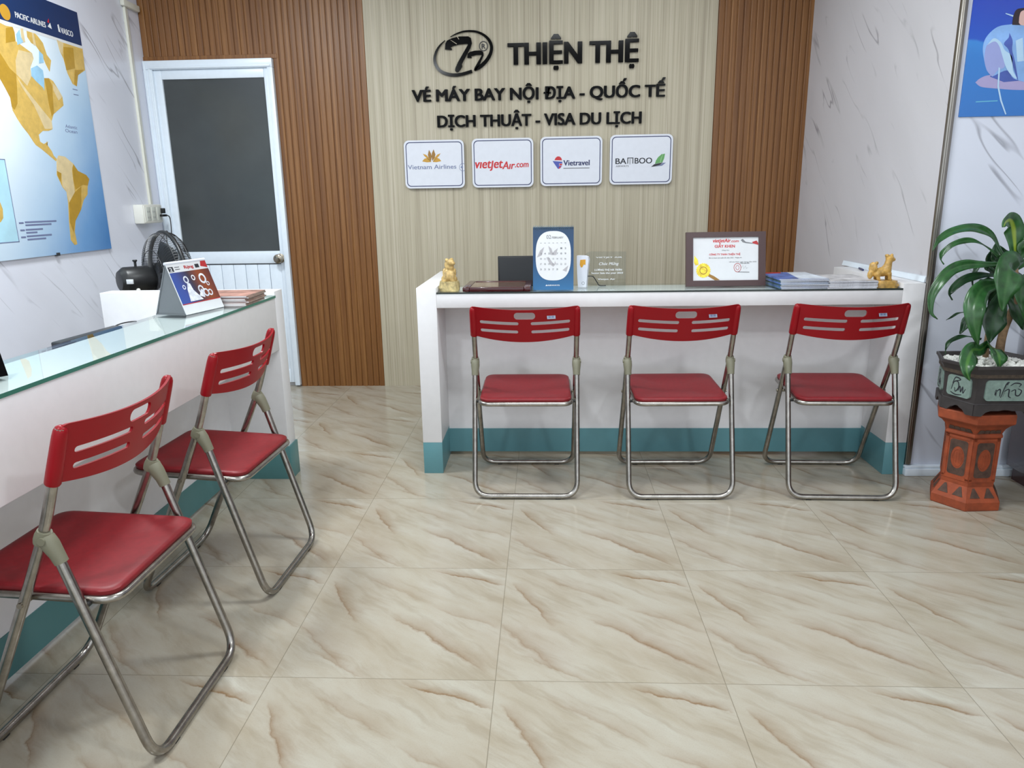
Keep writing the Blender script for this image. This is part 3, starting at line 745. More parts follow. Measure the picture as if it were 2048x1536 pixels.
# cable trunking and power outlet on the left wall
t = thing('cable_trunking', 'narrow ivory cable trunking running up the left wall near the door', 'cable trunking', (XL, 4.655, 0))
bm = new(); box(bm, (0, -.006, 1.232), (.016, .006, 2.375), .002); obj('channel', bm, 'trunk', t)
bm = new(); box(bm, (0, .012, 1.232), (.010, .034, 2.375), .002); obj('channel', bm, 'outlet', t)
bm = new(); box(bm, (0, -.030, 2.375), (.028, .150, 2.412), .008); obj('end_cap', bm, 'trunk', t)
t = thing('power_outlet', 'ivory surface box with socket modules on left wall beside the door', 'outlet', (XL, 4.572, 1.118))
bm = new(); box(bm, (0, -.11, 0), (.062, .112, .114), .006); obj('surface_box', bm, 'outlet', t)
bm = new(); box(bm, (.062, -.104, .005), (.068, .106, .109), .003); fp = obj('faceplate', bm, 'outlet', t)
for k in range(3):
    bm = new(); y = -.062 + k * .062; box(bm, (.068, y - .024, .016), (.0705, y + .024, .098), .001); o = obj('socket_module', bm, 'outlet_mod', fp)
    if k < 2:
        for z in (.036, .070):
            bm = new()
            for dy in (-.009, .009): box(bm, (.0705, y + dy - .002, z - .006), (.0712, y + dy + .002, z + .006))
            obj('socket_slots', bm, 'ink_grey', fp)

# ================================================================== poster on the right pillar
PX, PZ, PY = 1.654, 1.522, 3.18
t = thing('wall_poster', 'blue photo poster of a seated figure in pale blue dress above the plant', 'poster', (PX, PY - .006, PZ))
def q5(x, y):
    p = W(1880 + x * .15628, y * .15628, PY - .008); return (p.x - PX, p.z - PZ)
M['poster_bg'] = gradient('poster_blue', (0, 0, 1), 0, .80, [(0, (58, 120, 196)), (.28, (58, 128, 206)), (.335, (62, 138, 216)), (.345, (40, 88, 196)), (.6, (34, 64, 184)), (1, (26, 46, 160))], .2)
M['dress'] = mat('poster_dress', (136, 178, 232), .3, var=.10, vscale=9)
M['dress_light'] = mat('poster_dress_light', (186, 218, 244), .3)
M['dress_shade'] = mat('poster_dress_fold', (76, 98, 178), .3, var=.1, vscale=9)
M['dress_lining'] = mat('poster_dress_lining', (158, 168, 222), .3)
M['mat_mauve'] = mat('poster_mat_mauve', (172, 164, 208), .3)
M['skin_print'] = mat('poster_skin', (222, 184, 176), .35)
M['hair_print'] = mat('poster_hair', (46, 34, 40), .35)
M['stamp_cyan'] = mat('poster_stamp', (104, 182, 214), .35)
bm = new(); box(bm, (0, 0, 0), (.84, .006, .86), .001); obj('sheet', bm, 'poster_bg', t, smooth=0)
def pol(name, m_, pts, lay, smooth_pts=False):
    q = [q5(*p) for p in (spl2(pts + [pts[0]], 5)[:-1] if smooth_pts else pts)]
    bm = new(); prism(bm, [q], .0001 + lay * .0003, .0003 + lay * .0003); return obj(name, bm, m_, t, smooth=0)
pol('mauve_mat', 'mat_mauve', [(455, 1055), (520, 1000), (640, 960), (900, 970), (1300, 960), (1400, 1060), (1250, 1140), (980, 1150), (700, 1130), (530, 1110)], 0, True)
pol('dress_shadow', 'dress_shade', [(640, 980), (760, 870), (900, 880), (1040, 1030), (820, 1050)], 1)
pol('dress', 'dress', [(670, 980), (600, 900), (565, 760), (550, 620), (580, 500), (660, 400), (760, 335), (900, 312), (1060, 300), (1300, 380), (1500, 620), (1500, 1000), (1300, 1060), (1100, 1050), (940, 1000), (860, 900)], 2, True)
pol('dress_lining', 'dress_lining', [(600, 900), (570, 760), (600, 580), (700, 520), (780, 600), (800, 720), (830, 850), (740, 900), (670, 975)], 3, True)
pol('dress_edge', 'dress_light', [(600, 580), (690, 490), (780, 540), (830, 640), (920, 720), (935, 900), (985, 1000), (930, 980), (850, 870), (800, 720), (760, 590), (700, 530)], 4, True)
pol('dress_fold', 'dress_shade', [(890, 420), (930, 520), (925, 640), (960, 790), (1000, 1030), (940, 860), (880, 640), (820, 560), (880, 480)], 4, True)
pol('dress_fold', 'dress_light', [(970, 520), (1060, 480), (1075, 780), (990, 790)], 4)
pol('hair', 'hair_print', [(925, 318), (940, 210), (975, 130), (1040, 105), (1200, 110), (1240, 300), (1075, 320)], 3, True)
pol('face', 'skin_print', [(1010, 290), (1020, 200), (1050, 140), (1150, 130), (1190, 240), (1120, 320), (1040, 320)], 4, True)
pol('ribbon', 'dress_light', [(750, 860), (770, 870), (755, 1100), (790, 1280), (850, 1460), (835, 1465), (770, 1290), (735, 1110)], 5)
pol('ribbon', 'dress_light', [(840, 165), (940, 195), (935, 215), (840, 178)], 5)
pol('caption', 'stamp_cyan', [(460, 1296), (740, 1282), (740, 1296), (460, 1310)], 1)

# ================================================================== counters
def counter(name, label, loc, rot, length, apron_bot, kick_out, teal_name, ledge):
    """local: x along the front, y depth (front edge at 0), z up"""
    t = thing(name, label, 'counter', loc, rot)
    panels = ((-.088, 0), (length, length + .092))
    for i, (a, b) in enumerate(panels):
        bm = new(); box(bm, (a, 0, .15), (b, .775, .86), .002); o = obj('side_panel', bm, 'white_paint', t)
        bm = new(); e = kick_out; box(bm, (a - e, -e, .0), (b + e, .775, .15 + e), .001); obj('plinth', bm, teal_name, o)
    bm = new(); box(bm, (0, 0, apron_bot), (length, ledge, .832), .002); obj('top_ledge', bm, 'white_paint', t)
    bm = new(); box(bm, (0, .258, .137), (length, .275, apron_bot + .02)); o = obj('front_panel', bm, 'white_paint', t)
    bm = new(); box(bm, (0, .255, .018), (length, .275, .137)); obj('plinth', bm, teal_name, o)
    bm = new(); box(bm, (0, .275, .66), (length, .735, .69)); obj('work_surface', bm, 'white_paint', t)
    return t
RX0, RL = -.479, 1.992
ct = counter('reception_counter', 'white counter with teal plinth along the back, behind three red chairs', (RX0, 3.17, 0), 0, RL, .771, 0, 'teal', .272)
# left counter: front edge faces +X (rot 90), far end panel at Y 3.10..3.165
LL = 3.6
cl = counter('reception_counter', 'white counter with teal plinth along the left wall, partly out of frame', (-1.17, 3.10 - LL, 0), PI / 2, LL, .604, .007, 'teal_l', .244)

def glass_sheet(name, label, lo, hi, edge, front):
    front = Vector(front)
    bm = new(); box(bm, lo, hi, 0)
    for f in bm.faces:
        f.normal_update(); f.material_index = 1 if (abs(f.normal.z) < .5 and f.normal.dot(front) > -.5) else 0
    return tag(obj(name, bm, ['glass_top', edge], smooth=0), label, 'glass top')
glass_sheet('glass_tabletop', 'thin clear glass sheet with dark edge on the back counter ledge', (-.478, 3.168, .8325), (1.512, 3.435, .8395), 'glass_edge_dark', (0, -1, 0))
GL = .8425
glass_sheet('glass_tabletop', 'clear glass sheet with green edge on the left counter ledge', (-1.412, -.45, .8325), (-1.165, 3.098, GL), 'glass_edge', (1, 0, 0))
GR = .8395

# ================================================================== folding chairs
def sdf_plate(bm, sdf, u0, u1, v0, v1, nu, nv, f3, th):
    """plate cut to an outline with holes; f3(u, v, w) places it"""
    idx = {}
    def P(i, j): return (u0 + (u1 - u0) * i / nu, v0 + (v1 - v0) * j / nv)
    cells = set()
    for i in range(nu):
        for j in range(nv):
            a, b = P(i, j), P(i + 1, j + 1)
            if sdf((a[0] + b[0]) / 2, (a[1] + b[1]) / 2) < 0: cells.add((i, j))
    def cnt(i, j): return sum(((i + a, j + b) in cells) for a in (-1, 0) for b in (-1, 0))
    def vert(i, j):
        if (i, j) not in idx:
            u, v = P(i, j)
            if cnt(i, j) < 4:
                for _ in range(3):
                    e = 1e-4; s = sdf(u, v); gx = (sdf(u + e, v) - sdf(u - e, v)) / (2 * e); gy = (sdf(u, v + e) - sdf(u, v - e)) / (2 * e)
                    g = gx * gx + gy * gy
                    if g > 1e-6: u -= s * gx / g; v -= s * gy / g
            idx[(i, j)] = (bm.verts.new(f3(u, v, th / 2)), bm.verts.new(f3(u, v, -th / 2)))
        return idx[(i, j)]
    for i, j in cells:
        a, b, c, d = vert(i, j), vert(i + 1, j), vert(i + 1, j + 1), vert(i, j + 1)
        bm.faces.new((a[0], b[0], c[0], d[0])); bm.faces.new((d[1], c[1], b[1], a[1]))
        for (di, dj), (p, q) in (((0, -1), (a, b)), ((1, 0), (b, c)), ((0, 1), (c, d)), ((-1, 0), (d, a))):
            if (i + di, j + dj) not in cells: bm.faces.new((p[1], q[1], q[0], p[0]))
def rr_sdf(u, v, cu, cv, hu, hv, r):
    a, b = abs(u - cu) - hu + r, abs(v - cv) - hv + r
    return math.hypot(max(a, 0), max(b, 0)) + min(max(a, b), 0) - r

HW = .214            # half width between tube centres
# side profile: (distance forward of the rear foot bar, height)
def front_tube(z):   # the long tube that runs from the front foot up into the backrest
    if z < .58: return .424 - (.424 - .160) * (z / .58)
    return .160 - (z - .58) * .32
def make_chair():
    t = thing('folding_chair', None, 'chair', group='red folding chairs')
    R_ = .0112
    # long front frame
    bm = new()
    pts = [(-HW, front_tube(.80), .80), (-HW, front_tube(.58), .58), (-HW, front_tube(.012), .012), (HW, front_tube(.012), .012), (HW, front_tube(.58), .58), (HW, front_tube(.80), .80)]
    tube(bm, fillet(pts, .065, 8), R_, 12); obj('front_leg_frame', bm, 'chrome', t, 60)
    # rear frame
    bm = new(); a, b = (.140, .512), (0, .012)
    pts = [(-HW - .002, *a), (-HW - .002, *b), (HW + .002, *b), (HW + .002, *a)]
    tube(bm, fillet(pts, .065, 8), R_, 12); obj('rear_leg_frame', bm, 'chrome', t, 60)
    # plastic hinge brackets
    for s in (-1, 1):
        bm = new(); x = s * (HW + .001)
        k = [(.166, .570), (.162, .561), (.154, .545), (.144, .524), (.137, .505)]
        tube(bm, [(x, *p) for p in k], [.0130, .0180, .0185, .0155, .0145], 12)
        tube(bm, [(x, front_tube(z), z) for z in (.548, .557, .568, .577)], [.0150, .0170, .0170, .0150], 12)
        cyl(bm, (x + s * .012, .160, .560), (x + s * .0195, .160, .560), .0085, 14)
        obj('hinge_bracket', bm, 'bracket', t, 45)
    # seat and its chrome rim
    sw0, sw1, d0, d1 = .193, .190, .048, .415
    def seat_outline(ins):
        k = 1 - ins / .19; ym = (d0 + d1) / 2
        return [(x * k, ym + (y - ym) * k) for x, y in fillet_loop([(-sw0, d0), (sw0, d0), (sw1, d1), (-sw1, d1)], .045)]
    def zs(y): return .412 + (y - d0) * .055
    bm = new(); rings = []
    for ins, dz in ((.004, -.004), (.001, .003), (.001, .009), (.005, .0125), (.014, .0135), (.030, .0125), (.055, .0105), (.085, .0075), (.12, .006), (.16, .0055), (.185, .0055)):
        rings.append([bm.verts.new((x, y, zs(y) + dz)) for x, y in seat_outline(ins)])
    for A, B in zip(rings, rings[1:]):
        m = len(A)
        for i in range(m): bm.faces.new((A[i], A[(i + 1) % m], B[(i + 1) % m], B[i]))
    bm.faces.new(rings[-1]); bm.faces.new(rings[0][::-1])
    obj('seat', bm, 'red_seat', t, 50)
    bm = new(); tube(bm, [(x, y, zs(y) - .010) for x, y in seat_outline(.002)], .0098, 10, closed=True); obj('seat_frame', bm, 'chrome', t, 60)
    # pivots: seat to long tube, seat to rear leg
    for s in (-1, 1):
        bm = new(); z = .408; cyl(bm, (s * (sw0 - .004), front_tube(z), z), (s * (HW + .0145), front_tube(z), z), .0062, 12); obj('pivot_bolt', bm, 'knob', t, 60)
        bm = new(); y = .105; z = .40; cyl(bm, (s * (sw0 - .006), y, z), (s * (HW + .002), y, z), .0058, 10); obj('seat_link', bm, 'rubber', t, 60)
    # rubber feet
    for yy in (0, front_tube(.012)):
        for s in (-1, 1):
            bm = new(); box(bm, (s * .135 - .011, yy - .008, -.0005), (s * .135 + .011, yy + .008, .007), .002); obj('rubber_foot', bm, 'rubber', t)
    # backrest: bowed plate with hand hole and slots, sleeves at both ends
    bm = new(); B0, B1 = .684, .806; W2 = .222
    def sag(u): return 1 - (u / W2) ** 2
    def f3(u, v, w):
        y = front_tube(v) - .050 * sag(u) - w; return Vector((u, y, v))
    def sdf(u, v):
        s_ = sag(u)
        top = B1 + .003 - .012 * s_; bot = B0 - .026 * s_
        o_ = rr_sdf(u, v, 0, (top + bot) / 2, W2, (top - bot) / 2, .018)
        h = rr_sdf(u, v, 0, .7715, .043, .0145, .0135)
        d_ = max(o_, -h)
        for k, ww in ((.7385, .080), (.7025, .078)):
            for q in (-1, 1): d_ = max(d_, -rr_sdf(u, v, q * .105, k + .007 * (abs(u) / W2) ** 1.5, ww, .0066, .0062))
        return d_
    sdf_plate(bm, sdf, -.228, .228, .655, .815, 152, 54, f3, .007)
    for s in (-1, 1):
        zz = [.679, .682, .71, .74, .78, .794, .801, .805]; rr = [.0145, .0160, .0160, .0156, .0150, .0138, .0110, .005]
        tube(bm, [(s * (HW - .001), front_tube(z), z) for z in zz], rr, 14)
    obj('backrest', bm, 'red_plastic', t, 40)
    return t
def fillet_loop(pts, r, n=7):
    out = []; m = len(pts)
    for i in range(m):
        a, b, c = Vector(pts[i - 1]), Vector(pts[i]), Vector(pts[(i + 1) % m]); d1, d2 = (a - b).normalized(), (c - b).normalized()
        p, q = b + d1 * r, b + d2 * r
        for k in range(n + 1):
            t = k / n; v = p * (1 - t) ** 2 + b * 2 * t * (1 - t) + q * t * t; out.append((v.x, v.y))
    return out
chair = make_chair()
chair.location = (-.087, 2.875, 0); chair['label'] = 'leftmost of the three red folding chairs facing the back counter'
def sticker(ch):
    back = next(c for c in ch.children if c.name.startswith('backrest'))
    bm = new(); z = .772; u = .108; y = front_tube(z) - .050 * (1 - (u / .222) ** 2) - .0042
    sl = math.atan2(.050 * 2 * u / .222 ** 2, 1)
    bm2 = [(-.0175, -.008), (.0175, -.008), (.0175, .0085), (-.0175, .0085)]
    prism(bm, [bm2], 0, .0006); prism(bm, [rect(-.012, -.004, -.002, .004)], .0006, .0009, 1); prism(bm, [rect(.001, -.004, .011, .004)], .0006, .0009, 1)
    o = obj('sticker', bm, ['sticker', 'sticker_ink'], back, 0, loc=(u, y, z - .006), rot=(-.31, 0, sl))
    o['label'] = 'small grey sticker'
for loc, rz, lab in (((.561, 2.876, 0), math.radians(1.0), 'middle red folding chair of the three facing the back counter'),
                     ((1.222, 2.876, 0), math.radians(-1.5), 'rightmost of the three red folding chairs, nearest the potted plant'),
                     ((-.876, 2.262, 0), PI / 2 + math.radians(-2.0), 'red folding chair at left counter, the farther of the two'),
                     ((-.880, 1.565, 0), PI / 2 + math.radians(0), 'nearest red folding chair at left counter, cut by the left edge')):
    c = copy_tree(chair); c.location = loc; c.rotation_euler = (0, 0, rz); c['label'] = lab
    if rz < 1: sticker(c)
sticker(chair)

# ================================================================== things on the back counter
def statue_body_left(bm):
    # upright squatting guardian beast on a rock
    ball(bm, (0, 0, .070), (.026, .024, .032)); ball(bm, (.002, -.012, .062), (.022, .018, .026))
    ball(bm, (.004, -.004, .104), (.019, .018, .020)); ball(bm, (.008, -.008, .124), (.018, .019, .016)); ball(bm, (.018, -.014, .120), (.012, .012, .009))
    ball(bm, (-.010, .004, .134), (.009, .008, .008)); ball(bm, (.012, 0, .138), (.010, .006, .006)); ball(bm, (-.014, .006, .112), (.008, .01, .016))
    for s in (-1, 1):
        ball(bm, (s * .022, -.006, .050), (.014, .018, .018)); ball(bm, (s * .018, -.022, .044), (.009, .012, .007))
        tube(bm, [(s * .016, -.016, .085), (s * .017, -.025, .06), (s * .014, -.026, .044)], [.008, .008, .007], 10)
        ball(bm, (s * .024, .008, .078), (.007, .013, .020))
def statue_body_right(bm):
    # standing beast, head raised to the right, curled tail at the left
    ball(bm, (0, 0, .060), (.034, .021, .019)); ball(bm, (.018, 0, .068), (.022, .021, .022)); ball(bm, (-.020, 0, .056), (.020, .021, .020))
    tube(bm, [(.020, 0, .070), (.024, 0, .090), (.026, 0, .106)], [.019, .016, .014], 12)
    ball(bm, (.028, 0, .114), (.018, .014, .012)); ball(bm, (.043, 0, .108), (.010, .010, .008)); ball(bm, (.016, 0, .124), (.010, .012, .006)); ball(bm, (.036, 0, .126), (.006, .008, .006))
    for x, s in ((.026, -1), (.026, 1), (-.022, -1), (-.022, 1)):
        tube(bm, [(x, s * .013, .056), (x + .004, s * .014, .042), (x + .003, s * .014, .030)], [.011, .008, .0075], 10); ball(bm, (x + .007, s * .014, .030), (.009, .008, .005))
    tube(bm, [(-.034, 0, .060), (-.046, 0, .072), (-.044, 0, .090), (-.036, 0, .096)], [.010, .011, .010, .006], 10)
    ball(bm, (-.036, -.012, .076), (.012, .010, .016)); ball(bm, (-.050, -.006, .050), (.012, .012, .018)); ball(bm, (-.030, -.012, .096), (.008, .008, .007))
def rock(bm, w, dp, h, seed):
    rnd = random.Random(seed)
    n = 14; rings = []
    for z, k in ((0, 1.0), (h * .3, 1.04), (h * .65, .97), (h, .93)):
        ring_ = []
        for i in range(n):
            a = 2 * PI * i / n; c_, s_ = math.cos(a), math.sin(a); e = 4
            rr = 1 / (abs(c_ / (w / 2)) ** e + abs(s_ / (dp / 2)) ** e) ** (1 / e)
            rr *= k * rnd.uniform(.93, 1.05); ring_.append(bm.verts.new((rr * c_, rr * s_, z)))
        rings.append(ring_)
    for A, B in zip(rings, rings[1:]):
        for i in range(n): bm.faces.new((A[i], A[(i + 1) % n], B[(i + 1) % n], B[i]))
    bm.faces.new(rings[0][::-1]); bm.faces.new(rings[-1])
t = thing('jade_statue', 'yellow stone guardian beast sitting upright, left end of back counter', 'statue', (-.428, 3.245, GR), group='stone guardian beasts on the counter')
obj('body', remesh_blob(statue_body_left, .0032), 'jade', t, 60)
bm = new(); rock(bm, .088, .075, .043, 3); obj('rock_base', bm, 'jade_base', t, 30)
t = thing('jade_statue', 'golden stone guardian beast standing on a rock, right end of back counter', 'statue', (1.455, 3.228, GR), group='stone guardian beasts on the counter')
b_ = obj('body', remesh_blob(statue_body_right, .0030), 'gold_stone', t, 60, loc=(-.008, .012, -.002)); b_.scale = (1.0, 1, 1.08)
bm = new(); rock(bm, .105, .085, .028, 5); obj('rock_base', bm, 'gold_stone', t, 30)

# flat lacquered plaque
t = thing('award_plaque', 'dark red framed plaque lying flat below the blue calendar', 'plaque', (-.213, 3.312, GR), math.radians(-1))
bm = new(); a, b, c_ = .149, .135, .030
for lo, hi in (((-a, -b, 0), (-a + c_, b, .020)), ((a - c_, -b, 0), (a, b, .020)), ((-a + c_, -b, 0), (a - c_, -b + c_, .020)), ((-a + c_, b - c_, 0), (a - c_, b, .020))): box(bm, lo, hi, .004)
obj('frame', bm, 'mahogany', t)
bm = new(); box(bm, (-a + c_, -b + c_, .002), (a - c_, b - c_, .017)); obj('plate', bm, 'plaque_top', t, 0)

# dark screen on the lower desk behind the ledge
t = thing('monitor', 'black monitor screen half hidden behind the blue calendar', 'monitor', (-.085, 3.62, .69))
bm = new(); box(bm, (-.150, -.012, .06), (.150, .012, .270), .004); sc_ = obj('housing', bm, 'black', t)
bm = new(); box(bm, (-.142, -.0135, .07), (.142, -.0115, .262)); obj('back_cover', bm, 'black_matte', sc_)
bm = new(); box(bm, (-.02, .012, .02), (.02, .03, .16), .004); obj('neck', bm, 'black', t)
bm = new(); box(bm, (-.09, -.06, 0), (.09, .08, .02), .006); obj('base', bm, 'black', t)

# blue desk calendar
t = thing('desk_calendar', 'blue desk calendar with white oval page standing on the back counter', 'calendar', (.032, 3.228, GR), math.radians(-2))
TL = math.radians(-7)
bm = new(); hexa(bm, [(-.089, 0, 0), (.089, 0, 0), (.089, .004, 0), (-.089, .004, 0), (-.089, .033, .270), (.089, .033, .270), (.089, .037, .270), (-.089, .037, .270)])
hexa(bm, [(-.089, .075, 0), (.089, .075, 0), (.089, .079, 0), (-.089, .079, 0), (-.089, .035, .270), (.089, .035, .270), (.089, .039, .270), (-.089, .039, .270)])
cov = obj('cover', bm, 'cal_blue', t, 0)
def cal(u, v, w):
    s_ = .033 / .270; n_ = math.hypot(1, s_); return Vector((u, v * s_ - w / n_, v + w * s_ / n_))
bm = new(); ov = []
for a_ in [2 * PI * i / 56 for i in range(56)]:
    cx_, sx_ = math.cos(a_), math.sin(a_); e = 2.7
    ov.append((.077 * math.copysign(abs(cx_) ** (2 / e), cx_), .147 + .106 * math.copysign(abs(sx_) ** (2 / e), sx_)))
prism(bm, [ov], .0003, .0009, fr=cal); pg = obj('oval_page', bm, 'paper', t, 0)
bm = new()
for rr_ in range(6):
    for cc in range(7):
        if (rr_ == 1 and cc < 5) or (rr_ == 5 and cc > 4): continue
        u = -.054 + cc * .0178; v = .202 - rr_ * .0225
        if rr_ == 0: prism(bm, [rect(u - .003, v - .001, u + .003, v + .001)], .0010, .0013, fr=cal)
        else: text(bm, str((rr_ - 1) * 7 + cc - 4), u - .0035, u + .0035, v - .004, .008, .0010, .0013, .01, fr=cal)
text(bm, '02', -.030, -.010, .220, .017, .0010, .0013, 0, fr=cal); text(bm, 'FEBRUARY', -.006, .044, .221, .0085, .0010, .0013, .02, fr=cal)
obj('dates', bm, 'ink_grey', pg, 0)
M['grey_print'] = mat('pale_grey_print', (172, 170, 174), .5)
for q in ([(-.012, .150), (-.022, .190), (-.008, .178), (-.002, .160)], [(-.010, .150), (.012, .150), (.020, .180), (.004, .168)], [(-.030, .140), (-.020, .142), (-.008, .125), (.004, .110), (.008, .126), (.012, .112), (.000, .100), (-.016, .112)], [(-.072, .140), (-.050, .150), (-.040, .185), (-.058, .170)], [(.040, .085), (.066, .105), (.058, .078)]): 
    bm = new(); prism(bm, [q], .0010, .0012, fr=cal); obj('flower_print', bm, 'grey_print', pg, 0)
bm = new(); text(bm, 'AIRWAYS', -.026, .028, .017, .006, .0003, .0007, .02, fr=cal); prism(bm, [[(-.034, .017), (-.026, .017), (-.029, .024)]], .0003, .0007, fr=cal); obj('logo_text', bm, 'paper', cov, 0)
bm = new()
for i in range(22):
    x = -.085 + i * .0081; tube(bm, [(x, .036 + .008 * math.cos(k * PI / 4), .268 + .008 * math.sin(k * PI / 4)) for k in range(8)], .0012, 6, closed=True)
obj('wire_binding', bm, 'mag_teal', t, 60)

# white hand-held device on end
t = thing('handheld_device', 'white upright handheld device with orange sticker beside blue calendar', 'device', (.168, 3.335, GR), math.radians(-14))
bm = new()
prof = [(-.020, 0), (.018, 0), (.020, .030), (.022, .070), (.026, .105), (.028, .122), (.024, .134), (.012, .140), (-.026, .140), (-.026, .11), (-.024, .06)]
prism(bm, [prof], -.016, .016); bmesh.ops.bevel(bm, geom=[e for e in bm.edges if abs(e.verts[0].co.y - e.verts[1].co.y) < 1e-6 and e.calc_face_angle(0) > 1], offset=.003, segments=2, affect='EDGES')
hb = obj('shell', bm, 'white_sheet', t)
bm = new(); prism(bm, [[(-.012, .100), (-.010, .122), (.014, .124), (.014, .100), (.006, .102), (.000, .090), (-.006, .088)]], .0163, .0168); obj('sticker', bm, 'orange', hb, 0)
bm = new(); prism(bm, [oval(.004, .018, .007, .007), oval(.004, .018, .0055, .0055)], .0162, .0166); obj('button_ring', bm, 'ink_grey', hb, 0)
bm = new(); tube(bm, spline([(.022, .0, .048), (.045, .004, .046), (.060, .02, .020), (.070, .03, .004), (.098, .04, .003)], 6), .0022, 8); obj('cable', bm, 'black', t)

# clear acrylic plaque
t = thing('acrylic_plaque', 'clear acrylic plaque with white writing between device and certificate', 'plaque', (.270, 3.415, GR))
bm = new(); out = [(-.098, .006), (.098, .006), (.098, .150), (-.060, .152), (-.080, .147), (-.098, .132)]
prism(bm, [out], -.0035, .0035); pl = obj('panel', bm, 'acrylic', t, 30)
bm = new(); box(bm, (-.098, -.014, 0), (.098, .014, .006)); obj('foot', bm, 'acrylic', t)
bm = new()
text(bm, 'VIETJET AIR', -.040, .080, .122, .006, .0037, .004, .01); text(bm, 'Chúc Mừng', -.025, .065, .090, .013, .0037, .004, .01, shear=.3)
text(bm, 'LƯƠNG THỊ HÀ TRÂN', -.045, .080, .064, .0085, .0037, .004, .03); text(bm, 'Senior Sale the year 2023', -.060, .085, .050, .0075, .0037, .004, .03); text(bm, 'Vietjet Air', -.03, .05, .022, .007, .0037, .004, .02)
obj('lettering', bm, 'paper', pl, 0)

# framed certificate
t = thing('certificate_frame', 'dark brown framed certificate headed GIẤY KHEN leaning on the back counter', 'picture frame', (.800, 3.302, GR + .0005), math.radians(2.0))
lean = .045
def cf(u, v, w):
    n_ = math.hypot(1, lean / .235); s_ = lean / .235; return Vector((u, v * s_ - w / n_, v + w * s_ / n_))
hw, hh, bd = .176, .235, .031
bm = new(); prism(bm, [rect(-hw, 0, hw, hh), rect(-hw + bd, bd - .006, hw - bd, hh - bd + .008)], -.014, .004, fr=cf); obj('frame', bm, 'frame_brown', t, 0)
bm = new(); prism(bm, [rect(-hw + .01, .008, hw - .01, hh - .008)], -.012, -.002, fr=cf); ce = obj('certificate', bm, 'paper', t, 0)
bm = new(); hexa(bm, [(-.03, .10, 0), (.03, .10, 0), (.03, .104, 0), (-.03, .104, 0), (-.03, .048, .17), (.03, .048, .17), (.03, .052, .17), (-.03, .052, .17)]); obj('easel_back', bm, 'black_matte', t, 0)
def cp(x, y):
    # zoomed certificate pixel -> certificate coordinates
    return (-hw + (x - 260) / 572 * 2 * hw, hh * (1 - (y - 128) / 400))
def ctext(s, x0, x1, yb, cap, m_, bold=.01, shear=0, nm='printed_line'):
    bm = new(); p, q = cp(x0, yb), cp(x1, yb); text(bm, s, p[0], q[0], p[1], cap, -.0019, -.0014, bold, shear=shear, fr=cf); obj(nm, bm, m_, ce, 0)
ctext('vietjetAir', 455, 582, 204, .016, 'red_ink', .03, .18, 'logo_text'); ctext('.com', 582, 640, 204, .011, 'red_ink', .02, .1, 'logo_text')
ctext('GIẤY KHEN', 468, 612, 243, .0125, 'red_ink', .03)
ctext('tặng cho', 518, 572, 265, .004, 'ink_grey')
ctext('CÔNG TY TNHH THIỆN THỆ', 428, 652, 299, .0075, 'red_ink', .03)
ctext('Đã có thành tích xuất sắc năm 2022 - Vietjet Air', 426, 664, 322, .0045, 'ink_grey', .01)
ctext('Hồ Chí Minh, ngày tháng năm 2023', 572, 768, 353, .004, 'ink_grey'); ctext('TỔNG GIÁM ĐỐC', 650, 718, 364, .004, 'ink_black')
bm = new(); p = cp(632, 392); prism(bm, [oval(*p, .0165, .0195), oval(*p, .0145, .0172)], -.0019, -.0014, fr=cf); prism(bm, [oval(*p, .008, .010), oval(*p, .0065, .0085)], -.0019, -.0014, fr=cf); obj('stamp', bm, 'dkred_ink', ce, 0)
bm = new(); q = [cp(*k) for k in ((655, 400), (672, 375), (676, 402), (690, 380), (696, 400), (708, 392))]; prism(bm, [stroke(q, .0008)], -.0019, -.0014, fr=cf); q = [cp(635, 424), cp(718, 427)]; prism(bm, [stroke(q, .003)], -.0019, -.0014, fr=cf); obj('signature', bm, 'ink_grey', ce, 0)
bm = new(); q = [cp(*k) for k in ((655, 190), (668, 180), (690, 202), (740, 212), (745, 218), (690, 212), (668, 205))]; prism(bm, [q], -.0019, -.0014, fr=cf); obj('plane_print', bm, 'ink_grey', ce, 0)
bm = new(); q = [cp(*k) for k in ((735, 205), (768, 194), (780, 212), (780, 226), (745, 216))]; prism(bm, [q], -.0019, -.0013, fr=cf); obj('plane_tail', bm, 'dkred_ink', ce, 0)
M['gold_seal'] = mat('gold_seal', (228, 194, 62), .25, .3, var=.2, vscale=60)
bm = new(); p = cp(386, 410)
prism(bm, [[(p[0] + (.030 + .0022 * (i % 2)) * math.cos(2 * PI * i / 40), p[1] + (.030 + .0022 * (i % 2)) * math.sin(2 * PI * i / 40)) for i in range(40)]], -.0019, -.0010, fr=cf)
prism(bm, [[cp(*k) for k in ((322, 300), (345, 330), (352, 365), (330, 372), (318, 350))]], -.0019, -.0012, fr=cf); obj('gold_seal', bm, 'gold_seal', ce, 0)
bm = new(); prism(bm, [[cp(*k) for k in ((420, 432), (462, 452), (505, 482), (470, 484), (415, 450))]], -.0019, -.0012, fr=cf); prism(bm, [oval(p[0], p[1], .017, .017), oval(p[0], p[1], .014, .014)], -.0010, -.0006, fr=cf); obj('seal_ribbon', bm, 'gold_dark', ce, 0)

